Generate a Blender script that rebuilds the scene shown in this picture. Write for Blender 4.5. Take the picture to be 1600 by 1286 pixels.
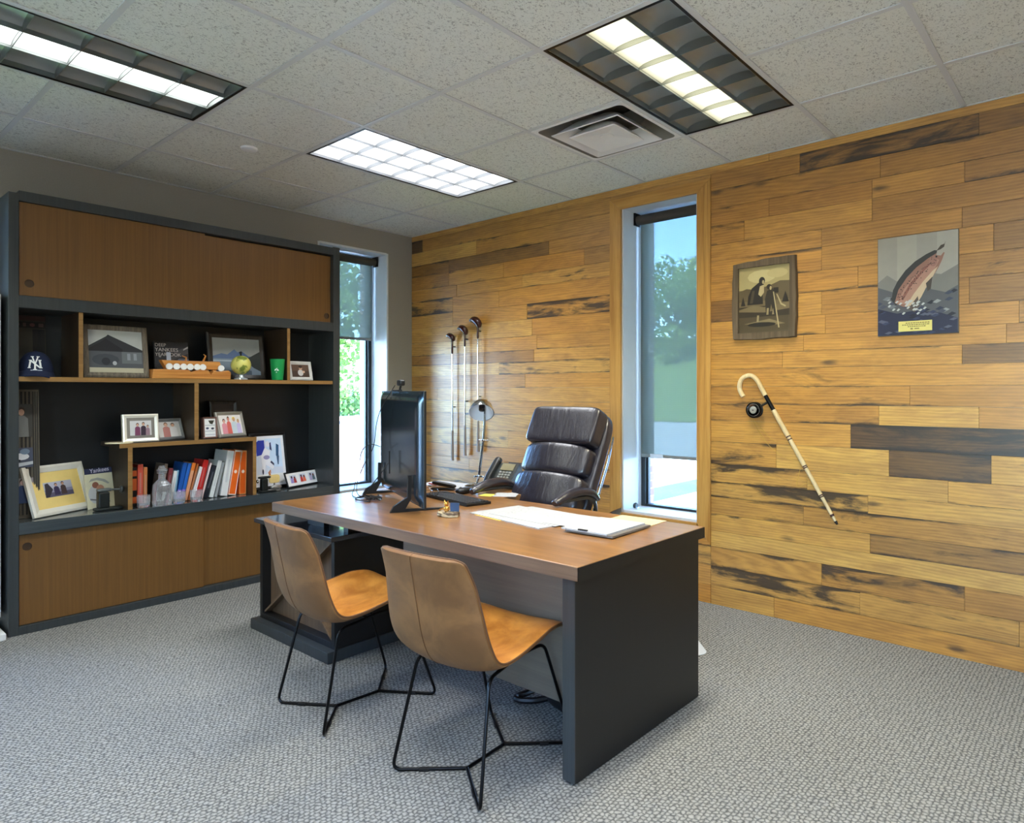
import bpy, bmesh, math, random
from mathutils import Vector, Matrix, Euler

scene = bpy.context.scene
for o in list(bpy.data.objects):
    bpy.data.objects.remove(o, do_unlink=True)
COL = scene.collection
PI = math.pi

# ------------------------------------------------------------------ camera
cam_d = bpy.data.cameras.new('camera')
cam_d.sensor_fit = 'HORIZONTAL'
cam_d.sensor_width = 36.0
cam_d.lens = 1053.96 / 1600 * 36.0
cam_d.shift_x = -44.07 / 1600
cam_d.shift_y = -30.82 / 1600
cam_d.clip_start = 0.05
cam_d.clip_end = 400
cam = bpy.data.objects.new('camera', cam_d)
COL.objects.link(cam)
cam.location = (4.8642, -3.8731, 1.3137)
cam.rotation_euler = (PI / 2, 0, math.radians(130.773) - PI / 2)
scene.camera = cam

# ------------------------------------------------------------------ world, sun, exposure
SKY_STRENGTH = 2.8
SUN_STRENGTH = 44.0
W = bpy.data.worlds.new('sky')
scene.world = W
W.use_nodes = True
wn = W.node_tree
wn.nodes.clear()
w_out = wn.nodes.new('ShaderNodeOutputWorld')
w_bg = wn.nodes.new('ShaderNodeBackground')
w_sky = wn.nodes.new('ShaderNodeTexSky')
w_sky.sky_type = 'NISHITA'
w_sky.sun_disc = False
w_sky.sun_elevation = math.radians(45)
w_sky.sun_rotation = math.radians(180)
w_sky.air_density = 1.0
w_sky.dust_density = 0.1
w_sky.ozone_density = 4.0
w_bg.inputs['Strength'].default_value = SKY_STRENGTH
wn.links.new(w_sky.outputs[0], w_bg.inputs[0])
wn.links.new(w_bg.outputs[0], w_out.inputs[0])

sun_d = bpy.data.lights.new('sun', 'SUN')
sun_d.energy = SUN_STRENGTH
sun_d.angle = math.radians(0.6)
sun_d.color = (1.0, 0.95, 0.88)
sun = bpy.data.objects.new('sun', sun_d)
COL.objects.link(sun)
sun.location = (0, -20, 20)
sun.rotation_euler = (math.radians(45), 0, math.radians(1.5))   # shines towards +Y and down

vs = scene.view_settings
vs.view_transform = 'Standard'
vs.look = 'None'
vs.exposure = 1.0
vs.gamma = 1.0
vs.use_curve_mapping = False

LAMP_FULL = 1.2       # radiance seen on the lamp panels at a glancing angle
LAMP_ROW = 1.2
LAMP_W = 12.0           # watts sent downwards inside the louver cut-off

# ------------------------------------------------------------------ helpers
def s(r, g, b):
    def f(c):
        c /= 255.0
        return c / 12.92 if c <= 0.04045 else ((c + 0.055) / 1.055) ** 2.4
    return (f(r), f(g), f(b))

class NT:
    """tiny node-tree helper"""
    def __init__(self, name):
        self.m = bpy.data.materials.new(name)
        self.m.use_nodes = True
        self.t = self.m.node_tree
        self.t.nodes.clear()
        self.out = self.n('ShaderNodeOutputMaterial')
        self.b = self.n('ShaderNodeBsdfPrincipled')
        self.l(self.b.outputs[0], self.out.inputs[0])
    def n(self, ty, **kw):
        x = self.t.nodes.new(ty)
        for k, v in kw.items():
            setattr(x, k, v)
        return x
    def l(self, a, b):
        self.t.links.new(a, b)
    def put(self, v, sock):
        if hasattr(v, 'is_linked') or hasattr(v, 'links'):
            self.l(v, sock)
        elif isinstance(v, (tuple, list)):
            sock.default_value = tuple(v) + ((1.0,) if len(v) == 3 and len(sock.default_value) == 4 else ())
        else:
            sock.default_value = v
    def math(self, op, a, b=0.0, c=None, clamp=False):
        x = self.n('ShaderNodeMath', operation=op)
        x.use_clamp = clamp
        self.put(a, x.inputs[0]); self.put(b, x.inputs[1])
        if c is not None: self.put(c, x.inputs[2])
        return x.outputs[0]
    def mix(self, fac, a, b, mode='MIX'):
        x = self.n('ShaderNodeMix', data_type='RGBA', blend_type=mode)
        self.put(fac, x.inputs[0]); self.put(a, x.inputs[6]); self.put(b, x.inputs[7])
        return x.outputs[2]
    def noise(self, vec, scale, detail=3.0, rough=0.5, dist=0.0):
        x = self.n('ShaderNodeTexNoise')
        if vec is not None: self.l(vec, x.inputs['Vector'])
        x.inputs['Scale'].default_value = scale
        x.inputs['Detail'].default_value = detail
        x.inputs['Roughness'].default_value = rough
        x.inputs['Distortion'].default_value = dist
        return x.outputs[0]
    def ramp(self, fac, stops):
        x = self.n('ShaderNodeValToRGB')
        self.l(fac, x.inputs[0])
        e = x.color_ramp.elements
        while len(e) < len(stops): e.new(0.5)
        for i, (p, c) in enumerate(stops):
            e[i].position = p
            e[i].color = (c, c, c, 1) if isinstance(c, (int, float)) else tuple(c) + (1,)
        return x.outputs[0]
    def smooth(self, v, lo, hi):
        x = self.n('ShaderNodeMapRange', interpolation_type='SMOOTHSTEP')
        self.put(v, x.inputs[0]); x.inputs[1].default_value = lo; x.inputs[2].default_value = hi
        return x.outputs[0]
    def scalev(self, vec, sc):
        x = self.n('ShaderNodeMapping')
        self.l(vec, x.inputs[0]); x.inputs['Scale'].default_value = sc
        return x.outputs[0]
    def obj(self):
        return self.n('ShaderNodeTexCoord').outputs['Object']
    def world(self):
        return self.n('ShaderNodeNewGeometry').outputs['Position']
    def bump(self, h, strength=0.3, dist=0.002):
        x = self.n('ShaderNodeBump')
        x.inputs['Strength'].default_value = strength
        x.inputs['Distance'].default_value = dist
        self.l(h, x.inputs['Height'])
        self.l(x.outputs[0], self.b.inputs['Normal'])
    def set(self, col=None, rough=None, metal=None, spec=None, coat=None):
        if col is not None: self.put(col, self.b.inputs['Base Color'])
        if rough is not None: self.put(rough, self.b.inputs['Roughness'])
        if metal is not None: self.b.inputs['Metallic'].default_value = metal
        if spec is not None: self.b.inputs['Specular IOR Level'].default_value = spec
        if coat is not None:
            self.b.inputs['Coat Weight'].default_value = coat
        return self.m

_cm = {}
def cm(rgb, rough=0.5, metal=0.0, var=0.08, name=None):
    """plain procedural colour with slight mottling; rgb is sRGB 0-255"""
    key = (rgb, rough, metal, var)
    if key in _cm: return _cm[key]
    t = NT(name or 'tint_%d_%d_%d' % rgb)
    c = s(*rgb)
    f = t.noise(t.obj(), 18.0, 3.0)
    lo = tuple(x * (1 - var) for x in c); hi = tuple(min(1, x * (1 + var)) for x in c)
    t.set(t.mix(f, lo, hi), rough, metal)
    _cm[key] = t.m
    return t.m

def emit_mat(name, rgb, strength):
    t = NT(name)
    t.t.nodes.remove(t.b)
    e = t.n('ShaderNodeEmission')
    e.inputs[0].default_value = tuple(rgb) + (1,)
    e.inputs[1].default_value = strength
    t.l(e.outputs[0], t.out.inputs[0])
    return t.m

def wood_mat(name, dark, light, grain_axis='Y', rough=0.4, scale=1.0, contrast=1.0, coat=0.0):
    t = NT(name)
    p = t.world()
    k = 22.0 * scale
    sc = {'X': (1.2, k, k), 'Y': (k, 1.2, k), 'Z': (k, k, 1.2)}[grain_axis]
    v = t.scalev(p, sc)
    g1 = t.noise(v, 1.0, 6.0, 0.6, 0.6)
    sc2 = tuple(x * 5 for x in sc)
    g2 = t.noise(t.scalev(p, sc2), 1.0, 4.0, 0.6)
    g = t.math('ADD', t.math('MULTIPLY', g1, 0.7), t.math('MULTIPLY', g2, 0.3))
    g = t.smooth(g, 0.5 - 0.22 / contrast, 0.5 + 0.22 / contrast)
    t.set(t.mix(g, dark, light), rough)
    t.b.inputs['Coat Weight'].default_value = coat
    t.b.inputs['Coat Roughness'].default_value = 0.12
    t.bump(g2, 0.08, 0.001)
    return t.m

class MB:
    def __init__(self):
        self.v = []; self.f = []; self.mi = []; self.uv = None
    def add(self, vs_, fs, m=0):
        o = len(self.v)
        self.v += [tuple(x) for x in vs_]
        self.f += [tuple(i + o for i in f) for f in fs]
        self.mi += [m] * len(fs)
        return self
    def box(self, x0, x1, y0, y1, z0, z1, m=0):
        vs_ = [(x, y, z) for x in (x0, x1) for y in (y0, y1) for z in (z0, z1)]
        return self.add(vs_, [(0,1,3,2),(4,6,7,5),(0,4,5,1),(2,3,7,6),(0,2,6,4),(1,5,7,3)], m)
    def obox(self, c, h, R=None, m=0):
        R = R or Matrix.Identity(3)
        c = Vector(c)
        vs_ = [c + R @ Vector((sx*h[0], sy*h[1], sz*h[2])) for sx in (-1,1) for sy in (-1,1) for sz in (-1,1)]
        return self.add(vs_, [(0,1,3,2),(4,6,7,5),(0,4,5,1),(2,3,7,6),(0,2,6,4),(1,5,7,3)], m)
    def quad(self, a, b, c, d, m=0):
        return self.add([a,b,c,d], [(0,1,2,3)], m)
    def poly(self, pts, m=0):
        return self.add(pts, [tuple(range(len(pts)))], m)
    def prism(self, pts, d, m=0):
        """pts: list of 3d points (planar loop), d: extrusion vector"""
        n = len(pts); d = Vector(d)
        vs_ = [Vector(p) for p in pts] + [Vector(p) + d for p in pts]
        fs = [tuple(reversed(range(n))), tuple(range(n, 2*n))]
        fs += [(i, (i+1) % n, n + (i+1) % n, n + i) for i in range(n)]
        return self.add(vs_, fs, m)
    def tube(self, pts, r, seg=8, radii=None, m=0, cap=True, closed=False):
        pts = [Vector(p) for p in pts]; n = len(pts)
        up = None; rings = []
        for i, p in enumerate(pts):
            if closed: t = (pts[(i+1) % n] - pts[i-1])
            else: t = pts[min(i+1, n-1)] - pts[max(i-1, 0)]
            if t.length < 1e-9: t = Vector((0,0,1))
            t.normalize()
            if up is None:
                a = Vector((0,0,1)) if abs(t.z) < 0.9 else Vector((1,0,0))
                up = (a - t * a.dot(t)).normalized()
            else:
                up = (up - t * up.dot(t))
                if up.length < 1e-6:
                    a = Vector((1,0,0)); up = a - t * a.dot(t)
                up.normalize()
            sd = t.cross(up)
            rr = radii[i] if radii else r
            rings.append([p + (up * math.cos(2*PI*k/seg) + sd * math.sin(2*PI*k/seg)) * rr for k in range(seg)])
        vs_ = [q for rg in rings for q in rg]
        fs = []
        for i in range(n if closed else n-1):
            j = (i+1) % n
            for k in range(seg):
                l = (k+1) % seg
                fs.append((i*seg+k, j*seg+k, j*seg+l, i*seg+l))
        if cap and not closed:
            fs.append(tuple(range(seg))); fs.append(tuple(reversed([(n-1)*seg+k for k in range(seg)])))
        return self.add(vs_, fs, m)
    def lathe(self, prof, c=(0,0,0), seg=24, R=None, m=0, closed=False, cap=True):
        """prof: (r, z) list revolved about local z"""
        R = R or Matrix.Identity(3); c = Vector(c)
        vs_ = [c + R @ Vector((r*math.cos(2*PI*k/seg), r*math.sin(2*PI*k/seg), z)) for r, z in prof for k in range(seg)]
        n = len(prof); fs = []
        for i in range(n if closed else n-1):
            j = (i+1) % n
            for k in range(seg):
                l = (k+1) % seg
                fs.append((i*seg+k, i*seg+l, j*seg+l, j*seg+k))
        if not closed and cap:
            if prof[0][0] > 1e-6: fs.append(tuple(reversed(range(seg))))
            if prof[-1][0] > 1e-6: fs.append(tuple((n-1)*seg+k for k in range(seg)))
        return self.add(vs_, fs, m)
    def grid(self, fn, nu, nv, m=0):
        vs_ = [fn(i/nu, j/nv) for j in range(nv+1) for i in range(nu+1)]
        fs = [(j*(nu+1)+i, j*(nu+1)+i+1, (j+1)*(nu+1)+i+1, (j+1)*(nu+1)+i) for j in range(nv) for i in range(nu)]
        return self.add(vs_, fs, m)
    def superbox(self, c, h, e=6.0, n=10, R=None, m=0, warp=None):
        R = R or Matrix.Identity(3); c = Vector(c)
        for ax in range(3):
            for sg in (-1, 1):
                def fn(a, b, ax=ax, sg=sg):
                    p = [0,0,0]; p[ax] = sg
                    p[(ax+1) % 3] = (2*a-1) ; p[(ax+2) % 3] = (2*b-1) * sg
                    # denser towards the rim
                    p = [math.copysign(abs(q) ** 0.75, q) for q in p]
                    L = sum(abs(q) ** e for q in p) ** (1/e)
                    q = Vector((p[0]/L*h[0], p[1]/L*h[1], p[2]/L*h[2]))
                    if warp: q = Vector(warp(q))
                    return c + R @ q
                self.grid(fn, n, n, m)
        return self
    def build(self, name, mats, parent=None, smooth=False, bevel=0.0, world=True, weld=False, subsurf=0, solidify=0):
        off = Vector((0,0,0))
        if parent is not None and world:
            q = parent
            while q is not None:
                off += Vector(q.location); q = q.parent
        me = bpy.data.meshes.new(name)
        me.from_pydata([Vector(p) - off for p in self.v], [], self.f)
        if not isinstance(mats, (list, tuple)): mats = [mats]
        for m_ in mats: me.materials.append(m_)
        for p_, mi in zip(me.polygons, self.mi):
            p_.material_index = mi
            p_.use_smooth = smooth
        bm = bmesh.new(); bm.from_mesh(me)
        if weld: bmesh.ops.remove_doubles(bm, verts=bm.verts, dist=1e-5)
        bmesh.ops.recalc_face_normals(bm, faces=bm.faces)
        bm.to_mesh(me); bm.free()
        ob = bpy.data.objects.new(name, me)
        COL.objects.link(ob)
        if parent is not None: ob.parent = parent
        if solidify:
            md = ob.modifiers.new('solid', 'SOLIDIFY'); md.thickness = solidify; md.offset = 0
        if bevel > 0:
            md = ob.modifiers.new('bevel', 'BEVEL'); md.width = bevel; md.segments = 2; md.limit_method = 'ANGLE'; md.angle_limit = math.radians(50)
        if subsurf:
            md = ob.modifiers.new('sub', 'SUBSURF'); md.levels = subsurf; md.render_levels = subsurf
        if smooth:
            try: me.set_sharp_from_angle(angle=math.radians(38))
            except Exception: pass
        return ob

def tag(o, label, cat=None, group=None, kind=None):
    if label: o['label'] = label
    if cat: o['category'] = cat
    if group: o['group'] = group
    if kind: o['kind'] = kind
    return o

def thing(name, label, cat, loc=(0,0,0), rot=(0,0,0), group=None):
    o = bpy.data.objects.new(name, None)
    o.empty_display_size = 0.05
    COL.objects.link(o)
    o.location = loc; o.rotation_euler = rot
    return tag(o, label, cat, group)

def struct(o, label=None, cat=None):
    o['kind'] = 'structure'
    if label: o['label'] = label
    if cat: o['category'] = cat
    return o

def copy_tree(root, loc, rot, label, group=None):
    r = root.copy(); COL.objects.link(r); r.location = loc; r.rotation_euler = rot
    r['label'] = label
    if group: r['group'] = group
    def rec(src, dst):
        for ch in list(src.children):
            c = ch.copy(); COL.objects.link(c); c.parent = dst
            rec(ch, c)
    rec(root, r)
    return r

def text_mb(txt, size, origin, ux, uy, depth=0.0008, bold=False):
    """lettering as a mesh: origin = left baseline, ux/uy = reading and up directions"""
    cu = bpy.data.curves.new('lettering', 'FONT')
    cu.body = txt; cu.size = size; cu.extrude = depth / 2
    cu.offset = size * 0.02 if bold else 0
    ob = bpy.data.objects.new('lettering_source', cu)
    COL.objects.link(ob)
    dg = bpy.context.evaluated_depsgraph_get(); dg.update()
    me = bpy.data.meshes.new_from_object(ob.evaluated_get(dg))
    ux = Vector(ux).normalized(); uy = Vector(uy).normalized(); uz = ux.cross(uy)
    o = Vector(origin)
    b = MB()
    b.add([o + ux*v.co.x + uy*v.co.y + uz*v.co.z for v in me.vertices], [tuple(p.vertices) for p in me.polygons])
    bpy.data.objects.remove(ob, do_unlink=True)
    bpy.data.curves.remove(cu); bpy.data.meshes.remove(me)
    return b

def spline(pts, n=8, closed=False):
    pts = [Vector(p) for p in pts]; N = len(pts); out = []
    rng = range(N if closed else N-1)
    for i in rng:
        p0 = pts[(i-1) % N] if closed else pts[max(i-1,0)]
        p1 = pts[i]; p2 = pts[(i+1) % N]
        p3 = pts[(i+2) % N] if closed else pts[min(i+2,N-1)]
        for k in range(n):
            t = k/n
            out.append(0.5*((2*p1) + (p2-p0)*t + (2*p0-5*p1+4*p2-p3)*t*t + (3*p1-p0-3*p2+p3)*t**3))
    if not closed: out.append(pts[-1])
    return out
#MATERIALS
#STRUCTURE
#OBJECTS
# ------------------------------------------------------------------ materials
def mat_wall():
    t = NT('grey_wall_paint')
    f = t.noise(t.world(), 120.0, 2.0)
    t.set(t.mix(f, s(140,135,124), s(150,145,134)), 0.6)
    t.bump(f, 0.08, 0.001)
    return t.m
M_WALL = mat_wall()
M_JAMB = cm((205,210,212), 0.5, 0, 0.03, 'white_jamb_paint')
M_DARKMETAL = cm((52,58,60), 0.4, 0.5, 0.05, 'dark_window_metal')
M_BLACK = cm((14,14,15), 0.45, 0, 0.1, 'black_plastic')
M_BLACKM = cm((10,10,11), 0.35, 0.6, 0.1, 'black_powder_coat')
M_CHROME = cm((215,218,220), 0.12, 1.0, 0.02, 'chrome')
M_WHITE = cm((225,225,222), 0.5, 0, 0.03, 'white_paint')

def mat_carpet():
    t = NT('grey_loop_carpet')
    p = t.world()
    # slightly disturbed coordinates
    nx = t.n('ShaderNodeTexNoise'); t.l(p, nx.inputs['Vector']); nx.inputs['Scale'].default_value = 45; nx.inputs['Detail'].default_value = 2
    add = t.n('ShaderNodeVectorMath', operation='MULTIPLY_ADD')
    t.l(nx.outputs['Color'], add.inputs[0]); add.inputs[1].default_value = (0.022, 0.022, 0); t.l(p, add.inputs[2])
    sep = t.n('ShaderNodeSeparateXYZ'); t.l(add.outputs[0], sep.inputs[0])
    x, y = sep.outputs[0], sep.outputs[1]
    PX, PY = 0.0155, 0.019
    row = t.math('FLOOR', t.math('DIVIDE', x, PX))
    sx = t.math('ABSOLUTE', t.math('SINE', t.math('MULTIPLY', x, PI / PX)))
    yy = t.math('ADD', t.math('MULTIPLY', y, PI / PY), t.math('MULTIPLY', row, PI * 0.5))
    sy = t.math('ABSOLUTE', t.math('SINE', yy))
    h = t.math('MULTIPLY', t.math('POWER', sx, 0.7), t.math('POWER', sy, 0.7))
    fine = t.noise(p, 420.0, 2.0)
    med = t.noise(p, 60.0, 3.0)
    big = t.noise(p, 2.2, 3.0)
    hh = t.math('ADD', t.math('MULTIPLY', h, 0.38), t.math('ADD', t.math('MULTIPLY', fine, 0.50), t.math('MULTIPLY', med, 0.42)))
    f = t.smooth(hh, 0.38, 0.92)
    col = t.mix(f, s(66,68,68), s(156,155,149))
    col = t.mix(t.math('MULTIPLY', big, 0.18), col, s(120,122,120))
    t.set(col, 0.95, spec=0.1)
    t.bump(hh, 0.5, 0.004)
    return t.m
M_CARPET = mat_carpet()

def mat_tile():
    t = NT('fissured_ceiling_tile')
    p = t.world()
    a = t.noise(t.scalev(p, (85, 60, 1)), 1.0, 3.0, 0.6, 1.4)
    b = t.noise(p, 260.0, 1.0)
    spots = t.smooth(a, 0.54, 0.64)
    pin = t.smooth(b, 0.66, 0.74)
    dark = t.math('MAXIMUM', spots, t.math('MULTIPLY', pin, 0.7))
    dark = t.math('MULTIPLY', dark, 0.62)
    t.set(t.mix(dark, s(220,222,213), s(122,122,114)), 0.85)
    t.bump(t.math('SUBTRACT', 1.0, dark), 0.3, 0.002)
    return t.m
M_TILE = mat_tile()
M_TBAR = cm((200,202,200), 0.45, 0, 0.02, 'white_ceiling_grid')

def mat_planks():
    t = NT('reclaimed_oak_planks')
    uv = t.n('ShaderNodeUVMap'); uv.uv_map = 'grain'
    ed = t.n('ShaderNodeUVMap'); ed.uv_map = 'edge'
    at = t.n('ShaderNodeAttribute'); at.attribute_name = 'plank'; at.attribute_type = 'GEOMETRY'
    sc = t.n('ShaderNodeSeparateColor'); t.l(at.outputs['Color'], sc.inputs[0])
    tone, stain, hue = sc.outputs[0], sc.outputs[1], sc.outputs[2]
    se = t.n('ShaderNodeSeparateXYZ'); t.l(ed.outputs[0], se.inputs[0])
    v = uv.outputs[0]
    g1 = t.noise(t.scalev(v, (3.2, 15, 1)), 1.0, 7.0, 0.62, 1.2)
    g2 = t.noise(t.scalev(v, (14, 130, 1)), 1.0, 4.0, 0.6)
    g3 = t.noise(t.scalev(v, (2.2, 10, 1)), 1.0, 6.0, 0.66, 0.5)
    wv = t.n('ShaderNodeTexWave', wave_type='RINGS', rings_direction='Z')
    t.l(t.scalev(v, (0.9, 9, 1)), wv.inputs['Vector'])
    wv.inputs['Scale'].default_value = 2.2; wv.inputs['Distortion'].default_value = 9.0
    wv.inputs['Detail'].default_value = 3.0; wv.inputs['Detail Scale'].default_value = 0.8
    grain = t.math('ADD', t.math('MULTIPLY', g1, 0.66), t.math('ADD', t.math('MULTIPLY', g2, 0.22), t.math('MULTIPLY', wv.outputs[0], 0.12)))
    grain = t.smooth(grain, 0.24, 0.76)
    light = t.mix(hue, s(206,144,54), s(216,170,86))
    mid = t.mix(hue, s(150,98,34), s(160,116,52))
    base = t.mix(grain, mid, light)
    dk = t.mix(grain, s(44,32,20), s(98,70,40))
    base = t.mix(t.smooth(tone, 0.0, 1.0), base, dk)
    # dark weathering: broad blotches along the grain plus streaks hugging the plank edges
    e = t.math('ABSOLUTE', t.math('SUBTRACT', se.outputs[1], 0.5))
    e = t.smooth(e, 0.30, 0.52)
    blotch = t.math('ADD', g3, t.math('MULTIPLY', g1, 0.22))
    blotch = t.math('ADD', blotch, t.math('MULTIPLY', e, 0.12))
    thr = t.math('SUBTRACT', 0.88, t.math('MULTIPLY', stain, 0.33))
    k = t.math('MULTIPLY', t.math('SUBTRACT', blotch, thr), 8.0, clamp=True)
    col = t.mix(t.math('MULTIPLY', k, 0.92), base, s(30,23,18))
    # knots
    vo = t.n('ShaderNodeTexVoronoi'); t.l(t.scalev(v, (2.6, 7.5, 1)), vo.inputs['Vector']); vo.inputs['Scale'].default_value = 1.0
    kd = t.math('ADD', vo.outputs['Distance'], t.math('MULTIPLY', g2, 0.10))
    kn = t.math('SUBTRACT', 1.0, t.smooth(kd, 0.08, 0.22))
    sel = t.smooth(t.noise(t.scalev(v, (0.8, 2.5, 1)), 1.0, 0.0), 0.44, 0.54)
    col = t.mix(t.math('MULTIPLY', t.math('MULTIPLY', kn, sel), 0.8), col, s(48,30,16))
    t.set(col, t.mix(grain, (0.48,)*3, (0.38,)*3), spec=0.9)
    t.bump(t.math('SUBTRACT', grain, t.math('MULTIPLY', kn, 0.6)), 0.15, 0.0015)
    return t.m
M_PLANK = mat_planks()
M_TRIMWOOD = wood_mat('oak_window_trim', s(158,108,46), s(202,154,80), 'Z', 0.38, 1.2)
M_TRIMWOODX = wood_mat('oak_window_trim_flat', s(158,108,46), s(202,154,80), 'X', 0.38, 1.2)
M_DESK = wood_mat('walnut_desk_laminate', s(108,74,40), s(166,118,68), 'X', 0.30, 0.8, 0.7, 0.35)
M_DESKEDGE = wood_mat('walnut_desk_edge', s(88,70,56), s(122,98,78), 'X', 0.4, 1.6)
M_CHARCOAL = wood_mat('charcoal_woodgrain_laminate', s(40,45,46), s(58,63,64), 'Z', 0.42, 2.0, 0.6)
M_CHARC_DARK = wood_mat('black_woodgrain_laminate', s(13,13,13), s(21,21,20), 'Z', 0.45, 2.0, 0.6)
M_GREYPANEL = wood_mat('grey_modesty_laminate', s(90,80,68), s(114,101,86), 'X', 0.5, 2.0, 0.6)
M_DOOR = wood_mat('walnut_sliding_door', s(92,62,26), s(124,86,40), 'Z', 0.42, 3.4, 0.55)
M_SHELFWOOD = wood_mat('tan_shelf_edge', s(124,90,46), s(156,118,66), 'Y', 0.45, 1.5)
M_SHELFSIDE = wood_mat('dark_brown_shelf_side', s(44,33,22), s(66,50,32), 'Z', .5, 2.0)
M_BACK = cm((20,23,25), 0.35, 0, 0.1, 'black_back_panel')
M_CABFRONT = wood_mat('smoked_oak_front', s(84,66,48), s(118,94,70), 'Z', 0.4, 2.0)

def mat_shade():
    t = NT('woven_solar_shade')
    t.t.nodes.remove(t.b)
    p = t.world()
    sep = t.n('ShaderNodeSeparateXYZ'); t.l(p, sep.inputs[0])
    wob = t.noise(t.scalev(p, (40, 40, 3)), 1.0, 2.0)
    hx = t.math('ADD', sep.outputs[0], sep.outputs[1])
    w1 = t.math('SINE', t.math('ADD', t.math('MULTIPLY', hx, 900.0), t.math('MULTIPLY', wob, 8.0)))
    w2 = t.math('SINE', t.math('ADD', t.math('MULTIPLY', sep.outputs[2], 520.0), t.math('MULTIPLY', wob, 8.0)))
    wv = t.math('MULTIPLY', t.math('ADD', w1, w2), 0.02)
    op = t.math('ADD', 0.22, wv)
    tr = t.n('ShaderNodeBsdfTransparent'); tr.inputs[0].default_value = (0.86, 0.90, 0.88, 1)
    df = t.n('ShaderNodeBsdfDiffuse'); df.inputs[0].default_value = s(110,112,106) + (1,)
    tl = t.n('ShaderNodeBsdfTranslucent'); tl.inputs[0].default_value = s(118,120,108) + (1,)
    m1 = t.n('ShaderNodeMixShader'); m1.inputs[0].default_value = 0.5
    t.l(df.outputs[0], m1.inputs[1]); t.l(tl.outputs[0], m1.inputs[2])
    m2 = t.n('ShaderNodeMixShader'); t.l(op, m2.inputs[0])
    t.l(m1.outputs[0], m2.inputs[1]); t.l(tr.outputs[0], m2.inputs[2])
    t.l(m2.outputs[0], t.out.inputs[0])
    return t.m
M_SHADE = mat_shade()

def mat_pane():
    t = NT('window_glass')
    t.t.nodes.remove(t.b)
    tr = t.n('ShaderNodeBsdfTransparent'); tr.inputs[0].default_value = (0.78, 0.89, 1.0, 1)
    gl = t.n('ShaderNodeBsdfGlossy'); gl.inputs['Roughness'].default_value = 0.02
    fr = t.n('ShaderNodeFresnel'); fr.inputs[0].default_value = 1.35
    m = t.n('ShaderNodeMixShader')
    t.l(fr.outputs[0], m.inputs[0]); t.l(tr.outputs[0], m.inputs[1]); t.l(gl.outputs[0], m.inputs[2])
    t.l(m.outputs[0], t.out.inputs[0])
    return t.m
M_PANE = mat_pane()

def mat_brick():
    t = NT('pale_brick')
    p = t.world()
    sep = t.n('ShaderNodeSeparateXYZ'); t.l(p, sep.inputs[0])
    cb = t.n('ShaderNodeCombineXYZ'); t.l(t.math('ADD', sep.outputs[0], sep.outputs[1]), cb.inputs[0]); t.l(sep.outputs[2], cb.inputs[1])
    b = t.n('ShaderNodeTexBrick'); t.l(cb.outputs[0], b.inputs['Vector'])
    b.inputs['Scale'].default_value = 4.5
    b.inputs['Color1'].default_value = s(170,120,100) + (1,); b.inputs['Color2'].default_value = s(140,95,80) + (1,)
    b.inputs['Mortar'].default_value = s(190,185,175) + (1,)
    t.set(b.outputs[0], 0.85)
    return t.m
M_BRICK = mat_brick()

# ------------------------------------------------------------------ the setting: floor, ceiling, walls
H = 2.7095
RX, RY = 6.9, -6.2          # the room runs x 0..RX, y RY..0
U = 0.6096
GX, GY = 1.2301, -1.7875    # origin of the ceiling grid

fl = MB().box(-0.25, RX, RY, 0.25, -0.1, 0.0)
struct(fl.build('floor', M_CARPET), 'grey patterned loop carpet covering the office floor', 'floor')

LIGHTS = {  # (i, j) of the lower-left cell: lit columns
    (0, 0): 'full', (0, -3): 'row', (3, 0): 'warm', (3, -3): 'full', (6, 0): 'row', (6, -3): 'full', (0, -6): 'row', (3, -6): 'full'}  # lights after the warm one are unseen, added to brighten the room
skip = {(2, 1)}
inner = set()
for (i, j) in LIGHTS:
    skip |= {(i, j), (i, j+1)}
    inner.add((i, j+1))
tiles = MB(); bars = MB()
for i in range(-3, 11):
    for j in range(-9, 5):
        x0, x1 = max(0, GX+i*U), min(RX, GX+(i+1)*U)
        y0, y1 = max(RY, GY+j*U), min(0, GY+(j+1)*U)
        if x1 - x0 < 0.005 or y1 - y0 < 0.005: continue
        if (i, j) not in skip:
            tiles.quad((x0,y0,H+.004), (x0,y1,H+.004), (x1,y1,H+.004), (x1,y0,H+.004))
        if GX+i*U > 0.02:
            bars.box(GX+i*U-.012, GX+i*U+.012, y0, y1, H-.001, H+.003)
        if GY+j*U > RY+.02 and (i, j) not in inner:
            bars.box(x0, x1, GY+j*U-.012, GY+j*U+.012, H-.0005, H+.0035)
# wall angle
bars.box(0, RX, -.022, 0, H-.001, H+.003); bars.box(0, .022, RY, 0, H-.001, H+.003)
struct(tiles.build('ceiling', M_TILE), 'white fissured ceiling tiles', 'ceiling')
struct(bars.build('trim_1', M_TBAR), 'thin white metal grid between the ceiling tiles', 'ceiling grid')
roof = MB().box(-.45, 8.5, RY-.15, .45, H+.45, 7.0)
struct(roof.build('trim_2', M_BRICK), 'building mass above the office', 'building')

def wall_with_holes(name, axis, at0, at1, lo, hi, z0, z1, holes, mat, label):
    """axis 'x': wall is a slab x at0..at1 running along y; 'y': slab y at0..at1 running along x. holes: (a,b,z0,z1)"""
    b = MB()
    def bx(a, c, za, zb):
        if c - a < 1e-4 or zb - za < 1e-4: return
        if axis == 'x': b.box(at0, at1, a, c, za, zb)
        else: b.box(a, c, at0, at1, za, zb)
    cur = lo
    for (a, c, za, zb) in sorted(holes):
        bx(cur, a, z0, z1); bx(a, c, z0, za); bx(a, c, zb, z1); cur = c
    bx(cur, hi, z0, z1)
    return struct(b.build(name, mat), label, 'wall')

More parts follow.
